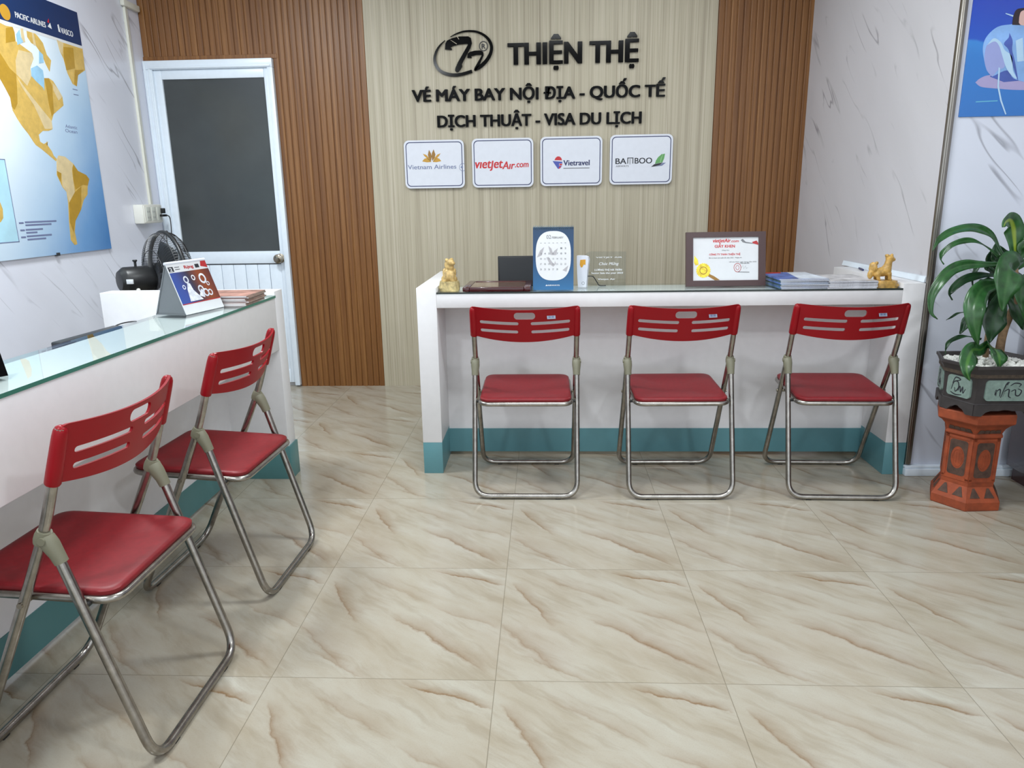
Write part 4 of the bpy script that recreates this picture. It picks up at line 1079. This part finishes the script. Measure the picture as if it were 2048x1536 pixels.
# magazines: one kind, copied
def make_magazine(name, w, dpt, th, cover, edge, label, group):
    t = thing(name, label, 'magazine', group=group)
    bm = new(); box(bm, (-w / 2, -dpt / 2, .0006), (w / 2, dpt / 2, th - .0006)); obj('pages', bm, edge, t, 0)
    bm = new(); box(bm, (-w / 2 - .001, -dpt / 2 - .0005, th - .0006), (w / 2 + .001, dpt / 2 + .001, th)); box(bm, (-w / 2 - .001, -dpt / 2 - .0005, 0), (w / 2 + .001, dpt / 2 + .001, .0006)); box(bm, (-w / 2 - .001, -dpt / 2 - .0005, 0), (-w / 2 - .0004, dpt / 2 + .001, th)); obj('cover', bm, cover, t, 0)
    return t
def stack(protos, x, y, z, n, th, jit, rz, lab_top, lab_rest, group, rnd):
    for i in range(n):
        pr = protos[i % len(protos)]
        c = pr if not pr.get('used') else copy_tree(pr)
        pr['used'] = 1
        c.location = (x + rnd.uniform(-jit, jit), y + rnd.uniform(-jit, jit) * 1.2, z + i * th); c.rotation_euler = (0, 0, rz + rnd.uniform(-jit, jit) * 6)
        c['label'] = lab_top if i == n - 1 else lab_rest; c['group'] = group
    return z + n * th
rnd = random.Random(11)
G1 = 'magazines in the blue stack beside the certificate'
P1 = [make_magazine('magazine', .206, .280, .0055, cv, 'pages', '', G1) for cv in ('mag_teal', 'mag_blue', 'mag_teal')]
zt = stack(P1, 1.098, 3.31, GR, 8, .0055, .004, math.radians(2), 'blue and white magazine topping the stack beside the certificate', 'magazine lower in the stack beside the certificate, only its edges showing', G1, rnd)
G2 = 'magazines in the grey stack beside the standing beast'
P2 = [make_magazine('magazine', .204, .270, .0055, cv, 'pages', '', G2) for cv in ('mag_grey', 'mag_grey')]
z2 = stack(P2, 1.302, 3.306, GR, 6, .0055, .003, math.radians(1), 'grey photo magazine topping the stack left of the golden beast', 'magazine lower in the stack left of the golden beast, only its edges showing', G2, rnd)
for p in P1 + P2: 
    if 'used' in p: del p['used']
# top cover prints
def cover_print(parent_name, polys): pass
tops = [o for o in COL.objects if o.get('label') == 'blue and white magazine topping the stack beside the certificate']
bm = new()
def topf(u, v, w): return Vector((u, v, .0055 + w))
prism(bm, [[(-.02, -.139), (.102, -.139), (.102, .139), (.02, .139)]], .0001, .0004, fr=topf); obj('cover_photo', bm, mat('pale_cover_print', (198, 206, 216), .3, var=.15, vscale=16), tops[0], 0)
bm = new(); prism(bm, [[(-.095, .09), (-.02, .10), (-.01, .138), (-.09, .138)]], .0001, .0004, fr=topf); obj('cover_photo', bm, 'dkred_ink', tops[0], 0)

# pen on the right end ledge
t = thing('pen', 'small dark blue pen lying on the right end ledge behind the golden beast', 'pen', (1.578, 3.765, .86), math.radians(78))
bm = new(); tube(bm, [(-.055, 0, .0048), (.045, 0, .0048), (.058, 0, .0048)], [.0045, .0045, .001], 10); obj('barrel', bm, 'navy', t, 60)
bm = new(); box(bm, (-.052, -.0015, .009), (-.018, .0015, .0105)); obj('clip', bm, 'chrome', t)

# ================================================================== things on the left counter
t = thing('desk_calendar', 'tent calendar with colourful page standing on the left counter glass', 'calendar', (-1.330, 2.665, GL), math.radians(78))
# local: x along, -y is the front
Lh, Hh, fb, bb = .108, .180, -.064, .064
def tent(bm, y0, th):
    y1 = 0
    hexa(bm, [(-Lh, y0, 0), (Lh, y0, 0), (Lh, y0 + th, 0), (-Lh, y0 + th, 0), (-Lh, y1 - th / 2, Hh), (Lh, y1 - th / 2, Hh), (Lh, y1 + th / 2, Hh), (-Lh, y1 + th / 2, Hh)])
M['board_grey'] = mat('calendar_board', (112, 117, 121), .5)
bm = new(); tent(bm, fb, .004); tent(bm, bb - .004, .004); box(bm, (-Lh, fb, 0), (Lh, bb, .004)); stn = obj('stand', bm, 'board_grey', t, 0)
bm = new(); hexa(bm, [(-Lh + .003, fb + .006, .002), (-Lh + .0035, fb + .006, .002), (-Lh + .0035, bb - .006, .002), (-Lh + .003, bb - .006, .002), (-Lh + .003, -.002, Hh - .004), (-Lh + .0035, -.002, Hh - .004), (-Lh + .0035, .002, Hh - .004), (-Lh + .003, .002, Hh - .004)]); obj('end_gusset', bm, 'board_grey', t, 0)
sl_ = -fb / Hh
def tf(u, v, w):
    n_ = math.hypot(1, sl_); L_ = math.hypot(Hh, fb); vv = v / L_
    return Vector((u, fb * (1 - vv) - w / n_, Hh * vv + w * sl_ / n_))
PHt = math.hypot(Hh, fb)
bm = new(); prism(bm, [rect(-Lh, .001, Lh, PHt)], .0005, .003, fr=tf); pg = obj('page', bm, 'paper', t, 0)
M['cal_photo'] = gradient('calendar_photo', (1, 0, .25), -.12, .15, [(0, (52, 84, 160)), (.25, (58, 78, 150)), (.5, (60, 52, 66)), (.72, (140, 70, 40)), (1, (84, 40, 44))])
M['photo_white'] = mat('photo_white', (214, 218, 228), .4, var=.12, vscale=60)
bm = new(); prism(bm, [rect(-Lh + .002, .040, Lh, PHt - .034)], .0031, .0036, fr=tf); ph = obj('photo', bm, 'cal_photo', pg, 0)
bm = new()
for cx_, cv_, r_ in ((-.045, .138, .013), (.005, .142, .010), (.062, .134, .019), (-.075, .112, .008), (.085, .112, .008), (.025, .095, .015), (.050, .080, .015), (.078, .078, .012)): cx_ *= .84; prism(bm, [oval(cx_, cv_ - .012, r_, r_ * 1.05), oval(cx_, cv_ - .012, r_ * .62, r_ * .65)], .0037, .0041, fr=tf)
for q in ([(-.07, .045), (-.06, .09), (-.045, .115), (-.03, .11), (-.025, .085), (.0, .06), (.015, .045)], [(.0, .06), (.03, .05), (.04, .075), (.025, .085)]): prism(bm, [[(a_ * .84, b_) for a_, b_ in q]], .0036, .0039, fr=tf)
obj('photo_bubbles', bm, 'photo_white', ph, 0)
bm = new(); prism(bm, [rect(-Lh + .002, .037, Lh, .040)], .0031, .0037, fr=tf); obj('red_line', bm, 'dkred_ink', pg, 0); bm = new(); text(bm, 'Rạng', -.02, .03, PHt - .024, .012, .0031, .0036, .03, fr=tf); obj('red_title', bm, 'dkred_ink', pg, 0); bm = new(); prism(bm, [[(.070, PHt - .022), (.107, PHt - .03), (.107, PHt - .001), (.080, PHt - .001)]], .0031, .0036, fr=tf); obj('red_corner', bm, 'dkred_ink', pg, 0)
bm = new(); prism(bm, [rect(-Lh + .004, PHt - .030, -Lh + .03, PHt - .012)], .0031, .0036, fr=tf); text(bm, '2', -Lh + .010, -Lh + .022, PHt - .028, .013, .0036, .004, .02, 1, fr=tf)
for y in (.014, .022): prism(bm, [rect(-.070, PHt - y - .002, -.045, PHt - y)], .0031, .0036, fr=tf)
prism(bm, [rect(.040, PHt - .026, .062, PHt - .012)], .0031, .0036, fr=tf)
obj('month_tab', bm, ['ink_black', 'paper'], pg, 0)
bm = new(); tube(bm, [(-Lh, 0, Hh + .002), (Lh, 0, Hh + .002)], .006, 10); obj('wire_binding', bm, 'white_sheet', t, 60)

G3 = 'magazines stacked at the far end of the left counter'
P3 = [make_magazine('magazine', .272, .205, .0055, 'mag_brown', 'paper', '', G3)]
for c in P3[0].children:
    if c.name.startswith('pages'):
        # white spines toward the room, tan page edges at the right end
        c.data.materials.append(M['pages_tan'])
        for f in c.data.polygons:
            if f.normal.x > .5: f.material_index = 1
rnd = random.Random(4)
stack(P3, -1.302, 2.885, GL, 7, .0055, .0045, math.radians(1.5), 'brown photo magazine topping the stack at far end of left counter', 'white edged magazine lower in the stack at far end of left counter', G3, rnd)
for p in P3:
    if 'used' in p: del p['used']

# keyboard lying on the lower desk, sign at the frame's left edge
t = thing('keyboard', 'flat black keyboard with thin cable behind the left counter glass', 'keyboard', (-1.80, 2.83, .69), math.radians(87))
bm = new(); box(bm, (-.19, -.07, 0), (.19, .07, .016), .004); box(bm, (-.19, .025, .012), (.19, .07, .040), .006); kb = obj('case', bm, 'black_matte', t)
bm = new()
for i in range(15):
    for j in range(4): box(bm, (-.18 + i * .024, -.062 + j * .022, .016), (-.16 + i * .024, -.043 + j * .022, .021))
obj('keys', bm, 'black', t)
bm = new(); tube(bm, spline([(.15, .06, .02), (.20, .055, .040), (.26, .02, .045), (.33, -.04, .030), (.36, -.10, .008)], 6), .003, 8); obj('cable', bm, 'black', t, 60)

t = thing('desk_sign', 'black desk sign with gold lettering at the left picture edge on the left counter', 'sign', (-1.352, 1.545, GL), math.radians(62))
bm = new(); hexa(bm, [(-.15, -.03, 0), (.11, -.03, 0), (.11, .03, 0), (-.15, .03, 0), (-.15, -.004, .075), (.11, -.004, .075), (.11, .004, .075), (-.15, .004, .075)]); sg = obj('block', bm, 'black_gloss', t, 0)
def sf(u, v, w):
    return Vector((u, -.03 + v * .347 - w, v + w * .3))
bm = new(); prism(bm, [rect(.04, .018, .085, .026)], .0002, .0008, fr=sf); prism(bm, [rect(-.13, .040, .085, .048)], .0002, .0008, fr=sf); obj('gold_lettering', bm, 'gold_ink', sg, 0)

# fan
FC = Vector((W(337, 554, 3.62).x, 3.62, W(337, 554, 3.62).z)); ang = math.radians(-63)
t = thing('pedestal_fan', 'black pedestal fan behind the left counter, cage facing the door', 'fan', (FC.x, FC.y, 0), 0)
ax = Vector((.655, .7556, 0)); ay = Vector((-.7556, .655, 0)); az = Vector((0, 0, 1)); hz = FC.z
def fp(a, rad, th): return Vector((0, 0, hz)) + ax * a + ay * rad * math.cos(th) + az * rad * math.sin(th)
RC = .222
bm = new(); tube(bm, [fp(0, RC, 2 * PI * k / 64) for k in range(64)], .010, 10, closed=True); cage = obj('cage_ring', bm, 'black', t, 60)
for nm, sg_ in (('rear_cage', -1), ('front_cage', 1)):
    bm = new(); nw = 96; tw = .25
    for i in range(nw):
        th = 2 * PI * i / nw
        pr = [(RC, 0), (RC * .985, .028), (RC * .90, .052), (RC * .65, .070), (RC * .40, .077), (RC * .22, .078)]
        tube(bm, [fp(sg_ * a, r_, th + tw * (1 - r_ / RC)) for r_, a in pr], .0010, 4)
    for r_, a in ((RC * .97, .034), (RC * .62, .0705), (RC * .22, .078)): tube(bm, [fp(sg_ * a, r_, 2 * PI * k / 48) for k in range(48)], .0018, 6, closed=True)
    obj(nm, bm, 'wire', t, 60)
bm = new(); rings = [[bm.verts.new(fp(.0785 + q, r_, 2 * PI * k / 32)) for k in range(32)] for q, r_ in ((0, .05), (.006, .048), (.010, .02))]
for A, B in zip(rings, rings[1:]):
    for k in range(32): bm.faces.new((A[k], A[(k + 1) % 32], B[(k + 1) % 32], B[k]))
bm.faces.new(rings[-1]); bm.faces.new(rings[0][::-1]); obj('cage_badge', bm, 'black', t)
bm = new(); rr_ = [(-.235, .034), (-.233, .046), (-.212, .062), (-.205, .065), (-.10, .065), (-.085, .058), (-.07, .050)]
rings = [[bm.verts.new(fp(a, r_, 2 * PI * k / 28)) for k in range(28)] for a, r_ in rr_]
for A, B in zip(rings, rings[1:]):
    for k in range(28): bm.faces.new((A[k], A[(k + 1) % 28], B[(k + 1) % 28], B[k]))
bm.faces.new(rings[-1]); bm.faces.new(rings[0][::-1]); mh = obj('motor_housing', bm, 'black', t)
bm = new(); p = Vector((0, 0, hz)) + ax * -.15; tube(bm, [p + az * .064, p + az * .085, p + az * .090, p + az * .096], [.006, .006, .011, .010], 12); obj('oscillation_knob', bm, 'black', mh)
bm = new(); q = Vector((0, 0, hz)) + ax * -.206 - ay * .0655
for dx in (0,): box(bm, (q.x - .016, q.y - .006, q.z - .012), (q.x + .016, q.y + .002, q.z + .010), .001)
obj('rating_label', bm, 'paper', mh)
bm = new(); q = Vector((0, 0, hz)) + ax * -.17 - ay * .052 - az * .046; ball(bm, q, .010); obj('side_screw', bm, 'outlet', mh)
bm = new()
ball(bm, fp(-.01, 0, 0), .03)
for b_i in range(3):
    th0 = 2 * PI * b_i / 3; prev = None
    for k in range(9):
        r_ = .03 + k / 8 * .155; wd = .045 + .035 * math.sin(k / 8 * PI * .8)
        row = [bm.verts.new(fp(-.012 + s_ * .018, r_, th0 + s_ * wd / r_ * .9)) for s_ in (-1, -.33, .33, 1)]
        if prev:
            for m_ in range(3): bm.faces.new((prev[m_], prev[m_ + 1], row[m_ + 1], row[m_]))
        prev = row
bl = obj('blade_rotor', bm, 'black_matte', t, 60); sm = bl.modifiers.new('s', 'SOLIDIFY'); sm.thickness = .002
bm = new(); p0 = Vector((0, 0, 0)) + ax * -.17; cyl(bm, p0 + az * .03, p0 + az * (hz - .06), .012); obj('pole', bm, 'chrome', t, 60)
bm = new(); lathe(bm, [(.16, 0), (.16, .012), (.13, .028), (.03, .036), (.02, .06)], 32, p0); obj('base', bm, 'black', t)
# cord to the outlet
def rel(v): return Vector(v) - Vector((FC.x, FC.y, 0))
bm = new(); plug = Vector((XL + .082, 4.662, 1.196))
pts = [plug + Vector((.012, .0, -.03)), plug + Vector((.050, -.02, -.05)), plug + Vector((.085, -.10, -.16)), W(333, 462, 4.40), W(335, 490, 4.20), W(343, 530, 4.05), (-2.0, 3.95, .45), (-1.95, 3.85, .06), tuple(Vector((FC.x, FC.y, 0)) + p0 + Vector((.05, .02, .04)))]
tube(bm, [rel(q) for q in spline(pts, 8)], .0032, 8); cd = obj('power_cord', bm, 'black', t, 60)
bm = new(); a_, b_ = rel(plug), rel(plug + Vector((0, 0, -.03)))
box(bm, (a_.x - .011, a_.y - .010, a_.z - .020), (a_.x + .012, a_.y + .010, a_.z + .012), .003); box(bm, (a_.x - .004, a_.y - .040, a_.z - .040), (a_.x + .018, a_.y + .014, a_.z - .026), .003); obj('plug', bm, 'black', cd)

# ================================================================== plant corner
HA = [math.radians(a) for a in (184, 244, 304, 4, 64, 124)]
SC = Vector((1.716, 2.885, 0))
def hexring(bm, r, z): return [bm.verts.new((r * math.cos(a), r * math.sin(a), z)) for a in HA]
t = thing('pedestal_stand', 'orange terracotta hexagonal pedestal under the plant pot', 'plant stand', tuple(SC))
bm = new(); rings = [hexring(bm, r, z) for r, z in ((.134, 0), (.137, .004), (.137, .036), (.133, .042), (.128, .050), (.104, .092), (.105, .100), (.1045, .130), (.104, .280), (.104, .292), (.112, .300), (.112, .306), (.106, .312), (.118, .336), (.134, .352), (.147, .360), (.150, .364), (.150, .396), (.147, .400))]
for A, B in zip(rings, rings[1:]):
    for i in range(6): bm.faces.new((A[i], A[(i + 1) % 6], B[(i + 1) % 6], B[i]))
bm.faces.new(rings[0][::-1]); bm.faces.new(rings[-1]); body = obj('body', bm, 'terracotta', t, 20)
def face_frame(i, r):
    a, b = HA[i], HA[(i + 1) % 6]; p, q = Vector((math.cos(a), math.sin(a), 0)) * r, Vector((math.cos(b), math.sin(b), 0)) * r
    m_ = (p + q) / 2; u_ = (q - p).normalized(); n_ = m_.normalized()
    return m_, u_, n_, (q - p).length / 2
for i in range(6):
    m_, u_, n_, hl = face_frame(i, .104)
    fr_ = lambda u, v, w, m_=m_, u_=u_, n_=n_: m_ + u_ * u + Vector((0, 0, v)) + n_ * w
    bm = new()
    prism(bm, [rrect(-hl * .66, .130, hl * .66, .276, .012), oval(0, .203, hl * .50, .046, 28)[::-1]], -.0005, .0012, fr=fr_)
    obj('dark_panel', bm, 'terra_dark', body, 0)
    bm = new(); prism(bm, [oval(0, .203, hl * .42, .038, 28), oval(0, .203, hl * .36, .033, 28)], -.0005, .002, fr=fr_)
    for x_ in (-.3, -.1, .1, .3): prism(bm, [rect(hl * (x_ - .03), .180, hl * (x_ + .03), .224)], -.0005, .0015, fr=fr_)
    obj('medallion', bm, 'terracotta', body, 0)
    # raised corner ribs and rails round the panel
    bm = new()
    for s in (-1, 1): prism(bm, [rect(s * hl * .88 - .006, .116, s * hl * .88 + .006, .292)], -.001, .003, fr=fr_)
    prism(bm, [rect(-hl, .112, hl, .124)], -.001, .003, fr=fr_); prism(bm, [rect(-hl, .282, hl, .292)], -.001, .003, fr=fr_)
    obj('panel_rail', bm, 'terracotta', body, 0)
    # dark triangles on the flared foot and fretwork under the lip
    p1, uu, nn, h1 = face_frame(i, .128); p2, _, _, h2 = face_frame(i, .104)
    bm = new()
    def sl2(u, v, w): k = v; base = p1 + (p2 - p1) * k; return base + uu * u + Vector((0, 0, .050 + .042 * k)) + nn * (w + .0005)
    for x_ in (-.45, .45): prism(bm, [[(h1 * x_ - .020, .06), (h1 * x_ + .020, .06), (h1 * x_ + .004, .88), (h1 * x_ - .004, .88)]], .0003, .0015, fr=sl2)
    p3, _, _, h3 = face_frame(i, .107); p4, _, _, _ = face_frame(i, .118)
    def sl3(u, v, w): base = p3 + (p4 - p3) * v; return base + uu * u + Vector((0, 0, .313 + .022 * v)) + nn * (w + .0005)
    for x_ in (-.6, -.2, .2, .6): prism(bm, [[(h3 * x_ - .014, .15), (h3 * x_ + .014, .15), (h3 * x_ + .008, .85), (h3 * x_ - .008, .85)]], .0003, .0015, fr=sl3)
    obj('dark_relief', bm, 'terra_dark', body, 0)

PC = Vector((1.740, 2.880, .400))
t = thing('potted_plant', 'green striped leaf plant with white gravel in a dark grey pot', 'plant', tuple(PC))
PV = [(-.185, 0), (-.130, -.150), (.130, -.150), (.185, 0), (.130, .150), (-.130, .150)]
def pring(bm, k, z): return [bm.verts.new((x * k, y * k, z)) for x, y in PV]
bm = new(); rings = [pring(bm, k, z) for k, z in ((.86, .022), (.90, .026), (.90, .040), (.875, .048), (.885, .10), (.90, .150), (.965, .178), (1.0, .186), (1.0, .196), (.955, .197), (.92, .180), (.88, .165))]
for A, B in zip(rings, rings[1:]):
    for i in range(6): bm.faces.new((A[i], A[(i + 1) % 6], B[(i + 1) % 6], B[i]))
bm.faces.new(rings[0][::-1]); bm.faces.new(rings[-1]); pot = obj('pot', bm, 'pot', t, 25)
for i in range(6):
    p, q = Vector((*PV[i], 0)), Vector((*PV[(i + 1) % 6], 0)); L_ = (q - p).length * .9; m_ = (p + q) / 2 * .895; u_ = (q - p).normalized(); n_ = Vector((u_.y, -u_.x, 0))
    fr_ = lambda u, v, w, m_=m_, u_=u_, n_=n_: m_ + u_ * u + Vector((0, 0, v)) + n_ * w
    # scalloped skirt with a foot at each end
    bm = new(); a = L_ / 2
    prism(bm, [[(-a, .045), (-a, .002), (-a + .030, .0), (-a + .045, .016), (-a + .062, .022), (-.2 * a, .022), (0, .028), (.2 * a, .022), (a - .062, .022), (a - .045, .016), (a - .030, 0), (a, .002), (a, .045)]], -.012, .004, fr=fr_); obj('foot_skirt', bm, 'pot', pot, 0)
    bm = new(); k = .5 if L_ > .2 else .56
    prism(bm, [rrect(-L_ * .36, .062, L_ * .36, .142, .014)], -.004, .0055, fr=fr_); pn = obj('celadon_panel', bm, 'pot_panel', pot, 0)
    bm = new(); sc_u = L_ * .36 / .094
    glyph = ([[(-.055, .085), (-.052, .105), (-.050, .082)], [(-.050, .100), (-.036, .108), (-.034, .080)], [(-.030, .075), (-.015, .125), (-.004, .135), (-.012, .120), (-.022, .078)], [(-.018, .100), (0, .108), (.002, .082), (.012, .075)], [(.004, .122), (.022, .132), (.046, .128), (.040, .118)], [(.010, .100), (.026, .106), (.030, .086), (.044, .084), (.052, .102), (.036, .110)]]
             if L_ > .2 else [[(-.050, .110), (-.030, .135), (.010, .130), (-.030, .120)], [(-.055, .085), (-.040, .115), (-.010, .120), (.002, .100), (-.020, .080), (-.030, .095)], [(.0, .085), (.012, .105), (.020, .082), (.034, .104), (.040, .080), (.056, .098)], [(-.06, .075), (-.02, .068), (.03, .072)]])
    for g in glyph:
        q_ = spl2(g, 5); prism(bm, [stroke([(x * sc_u, y) for x, y in q_], [.0022 + .0022 * math.sin(PI * j / (len(q_) - 1)) for j in range(len(q_))])], .0055, .0063, fr=fr_)
    obj('brush_lettering', bm, 'ink_black', pn, 0)
bm = new(); vs_ = pring(bm, .93, .172); bm.faces.new(vs_); vs2 = pring(bm, .93, .150); bm.faces.new(vs2[::-1])
for i in range(6): bm.faces.new((vs2[i], vs2[(i + 1) % 6], vs_[(i + 1) % 6], vs_[i]))
obj('soil', bm, 'soil', t, 0)
rnd = random.Random(2); bm = new()
for i in range(420):
    while True:
        x, y = rnd.uniform(-.17, .17), rnd.uniform(-.135, .135)
        if abs(x) * .150 / .055 - (.185 * .150 / .055) * .88 + abs(y) < 0 and abs(y) < .128: break
    r_ = rnd.uniform(.007, .013); hgt = .172 + max(0, .026 * (1 - (x * x / .02 + y * y / .014))) * rnd.random() + .004
    n0 = len(bm.verts); res = bmesh.ops.create_icosphere(bm, subdivisions=1, radius=1, matrix=Matrix.Translation((x, y, hgt)) @ Matrix.Rotation(rnd.uniform(0, 6), 4, Vector((rnd.random(), rnd.random(), rnd.random() + .1)).normalized()) @ Matrix.Diagonal((r_ * rnd.uniform(.8, 1.4), r_, r_ * rnd.uniform(.6, .9), 1)))
gv = obj('gravel', bm, 'gravel', t, 20); gv['kind'] = 'stuff'
def zp(x, y, Y):    # zoomed leaf pixel -> point at depth Y, in the plant's own coordinates
    return W(1840 + x * .2278, 430 + y * .2278, Y) - PC
bm = new(); tube(bm, spline([zp(575, 1290, 2.88), zp(580, 1180, 2.88), zp(600, 1050, 2.89), zp(640, 880, 2.90)], 5), [.011] * 16, 10); obj('stem', bm, 'bark', t, 60)
bm = new(); pts = spline([zp(690, 1330, 2.90), zp(705, 1150, 2.90), zp(740, 1000, 2.90), zp(790, 880, 2.90), zp(840, 740, 2.89), zp(835, 560, 2.89), zp(830, 430, 2.90)], 5); tube(bm, pts, [.017 - .006 * i / len(pts) for i in range(len(pts))], 10); obj('stem', bm, 'bark', t, 60)
def leaf(pts, width, m_='leaf', facing=None, fold=.25, prof='strap'):
    """strap leaf along 3-D points; width in metres at its broadest; `facing` = preferred normal of the blade"""
    P = spline(pts, 7); n = len(P); bm = new(); lay = bm.verts.layers.float.new('leaf_v'); rows = []
    fc = Vector(facing or (0, -1, .35)).normalized()
    for i, p in enumerate(P):
        s = i / (n - 1)
        w = width * .5 * (min(1, .34 + 1.5 * s) if prof == 'strap' else 1) * min(1, ((1 - s) / .42) ** .75 if s > .58 else 1)
        w = max(w, .0008)
        tg = (P[min(i + 1, n - 1)] - P[max(i - 1, 0)]).normalized()
        sd = tg.cross(fc); sd = sd.normalized() if sd.length > .05 else tg.orthogonal().normalized()
        if rows and sd.dot(rows[-1][1]) < 0: sd = -sd
        nr = sd.cross(tg).normalized()
        if nr.dot(fc) < 0: nr = -nr
        row = []
        for k in (-1, -.6, -.2, 0, .2, .6, 1):
            wave = .004 * math.sin(s * 15 + k * 2) * abs(k)
            v = bm.verts.new(p + sd * w * k - nr * (w * fold * (1 - abs(k)) - wave)); v[lay] = k; row.append(v)
        rows.append((row, sd))
    for (a, _), (b, _) in zip(rows, rows[1:]):
        for k in range(6): bm.faces.new((a[k], a[k + 1], b[k + 1], b[k]))
    me_n = obj('leaf', bm, m_, t, 80)
    sm = me_n.modifiers.new('thickness', 'SOLIDIFY'); sm.thickness = .0012
    return me_n
PXM = .2278 / 1460 * 2.9      # metres per zoomed pixel near the plant
UP = (0, -.35, 1)
def lf(pp_, ys, wz, m_='leaf', facing=None, fold=.25, prof='strap'):
    ys = ys if isinstance(ys, list) else [ys] * len(pp_)
    return leaf([zp(x, y, Y) for (x, y), Y in zip(pp_, ys)], wz * PXM, m_, facing, fold, prof)
lf([(760, 420), (705, 300), (620, 165), (470, 108), (300, 135), (170, 215), (112, 315)], [2.90, 2.89, 2.88, 2.86, 2.84, 2.82, 2.80], 85, 'leaf', (0, -.75, .65))
lf([(700, 370), (600, 285), (500, 235), (400, 222), (290, 255), (200, 330), (184, 385), (212, 434)], [2.91, 2.93, 2.94, 2.95, 2.95, 2.95, 2.94, 2.93], 52, 'leaf', (0, -.7, .7))
lf([(760, 430), (640, 432), (520, 432), (400, 436), (280, 480), (180, 580), (105, 710), (100, 850), (155, 916)], [2.88, 2.87, 2.86, 2.85, 2.83, 2.81, 2.80, 2.79, 2.79], 92, 'leaf', (-.2, -.9, .4))
lf([(760, 540), (650, 528), (530, 528), (400, 560), (310, 625), (264, 690), (286, 748)], [2.90, 2.90, 2.89, 2.88, 2.87, 2.86, 2.86], 72, 'leaf_dark', (0, -.75, .6))
lf([(760, 560), (660, 605), (560, 640), (495, 740), (475, 880), (490, 1030), (512, 1150)], [2.87, 2.84, 2.81, 2.78, 2.76, 2.76, 2.77], 165, 'leaf', (-.3, -1, .25), .15)
lf([(830, 520), (815, 440), (795, 470), (778, 580), (748, 700), (722, 846)], [2.85, 2.80, 2.77, 2.75, 2.74, 2.74], 235, 'leaf', (0, -1, .25), .12, 'broad')
lf([(838, 450), (838, 330), (835, 210), (825, 110), (800, 48), (755, 62), (730, 108)], [2.90, 2.90, 2.90, 2.90, 2.88, 2.85, 2.84], 165, 'leaf_stripe', (0, -1, .1), .18)
lf([(740, 660), (690, 800), (660, 900), (638, 1010), (612, 1122)], [2.88, 2.85, 2.83, 2.82, 2.82], 215, 'leaf_dark', (0, -1, .1), .15)
lf([(600, 1120), (540, 1180), (470, 1185), (425, 1270), (412, 1370), (436, 1456)], [2.88, 2.82, 2.77, 2.73, 2.71, 2.71], 145, 'leaf_soft', (-.2, -1, .25), .12)
lf([(580, 1130), (640, 1150), (690, 1210), (706, 1290), (696, 1358)], [2.88, 2.82, 2.78, 2.76, 2.76], 150, 'leaf_soft', (.2, -1, .2), .12)
lf([(540, 1090), (430, 1065), (340, 1072), (258, 1112), (230, 1165), (222, 1222)], [2.88, 2.89, 2.89, 2.88, 2.87, 2.86], 36, 'leaf_dark', (0, -.7, .7))
lf([(620, 830), (520, 838), (420, 850), (330, 866), (232, 922)], [2.90, 2.91, 2.92, 2.93, 2.93], 30, 'leaf_dark', (0, -.5, .9))
lf([(560, 830), (470, 880), (400, 960), (350, 1045)], [2.90, 2.90, 2.90, 2.90], 95, 'leaf_dark', (-.3, -1, .3))
lf([(660, 490), (590, 440), (530, 425), (492, 475), (460, 560), (466, 636)], [2.92, 2.94, 2.95, 2.95, 2.95, 2.95], 42, 'leaf_dark', (-.3, -.8, .5))
lf([(560, 440), (600, 480), (650, 510), (700, 540)], 2.93, 46, 'leaf_dark', (0, -.8, .6))
lf([(760, 430), (720, 380), (690, 330), (660, 250)], [2.92, 2.93, 2.94, 2.95], 150, 'leaf_dark', (-.2, -1, .2))
lf([(690, 560), (620, 565), (560, 572), (500, 592)], 2.94, 45, 'leaf_dark', (0, -.6, .8))
lf([(850, 520), (910, 545), (900, 640), (900, 760), (930, 950)], [2.88, 2.84, 2.82, 2.81, 2.82], 150, 'leaf', (.2, -1, .3))
lf([(770, 640), (810, 740), (850, 820), (890, 930), (905, 1010)], [2.89, 2.88, 2.87, 2.87, 2.88], 130, 'leaf_dark', (.1, -1, .1))
lf([(850, 440), (890, 360), (905, 290), (960, 240), (1040, 250), (1110, 330)], [2.90, 2.90, 2.89, 2.88, 2.87, 2.86], 95, 'leaf', (0, -.8, .6))
lf([(850, 470), (960, 400), (1080, 400), (1180, 500), (1230, 640)], [2.91, 2.92, 2.92, 2.91, 2.90], 100, 'leaf', (.2, -.8, .6))
lf([(850, 560), (960, 560), (1080, 650), (1130, 800)], [2.88, 2.84, 2.81, 2.80], 130, 'leaf', (.3, -1, .3))
lf([(850, 500), (900, 600), (980, 720), (1040, 900)], [2.93, 2.98, 3.02, 3.04], 120, 'leaf_dark', (.2, -1, .3))
lf([(640, 500), (640, 420), (655, 340), (700, 300)], 2.95, 120, 'leaf_dark', (0, -1, .1))
lf([(760, 600), (690, 640), (640, 720), (600, 800)], [2.90, 2.91, 2.92, 2.92], 110, 'leaf_dark', (0, -1, .2))

# dark red cabinet at the right picture edge
t = thing('cabinet', 'dark red lacquered cabinet behind the terracotta pedestal at right edge', 'cabinet', (2.03, 2.45, 0))
bm = new(); box(bm, (0, -.75, .06), (.53, .69, .78), .004); box(bm, (.02, -.73, 0), (.53, .67, .06)); cb = obj('body', bm, 'cabinet', t)
bm = new(); box(bm, (-.02, -.77, .78), (.55, .70, .80), .004); obj('top_board', bm, 'cabinet', t)
for k in range(2):
    bm = new(); y0 = -.73 + k * .71; box(bm, (-.010, y0, .09), (.002, y0 + .69, .75), .003); dr = obj('door', bm, 'cabinet', t)
    bm = new(); ball(bm, (-.02, y0 + (.62 if k == 0 else .07), .42), .012); obj('knob', bm, 'gold_ink', dr)
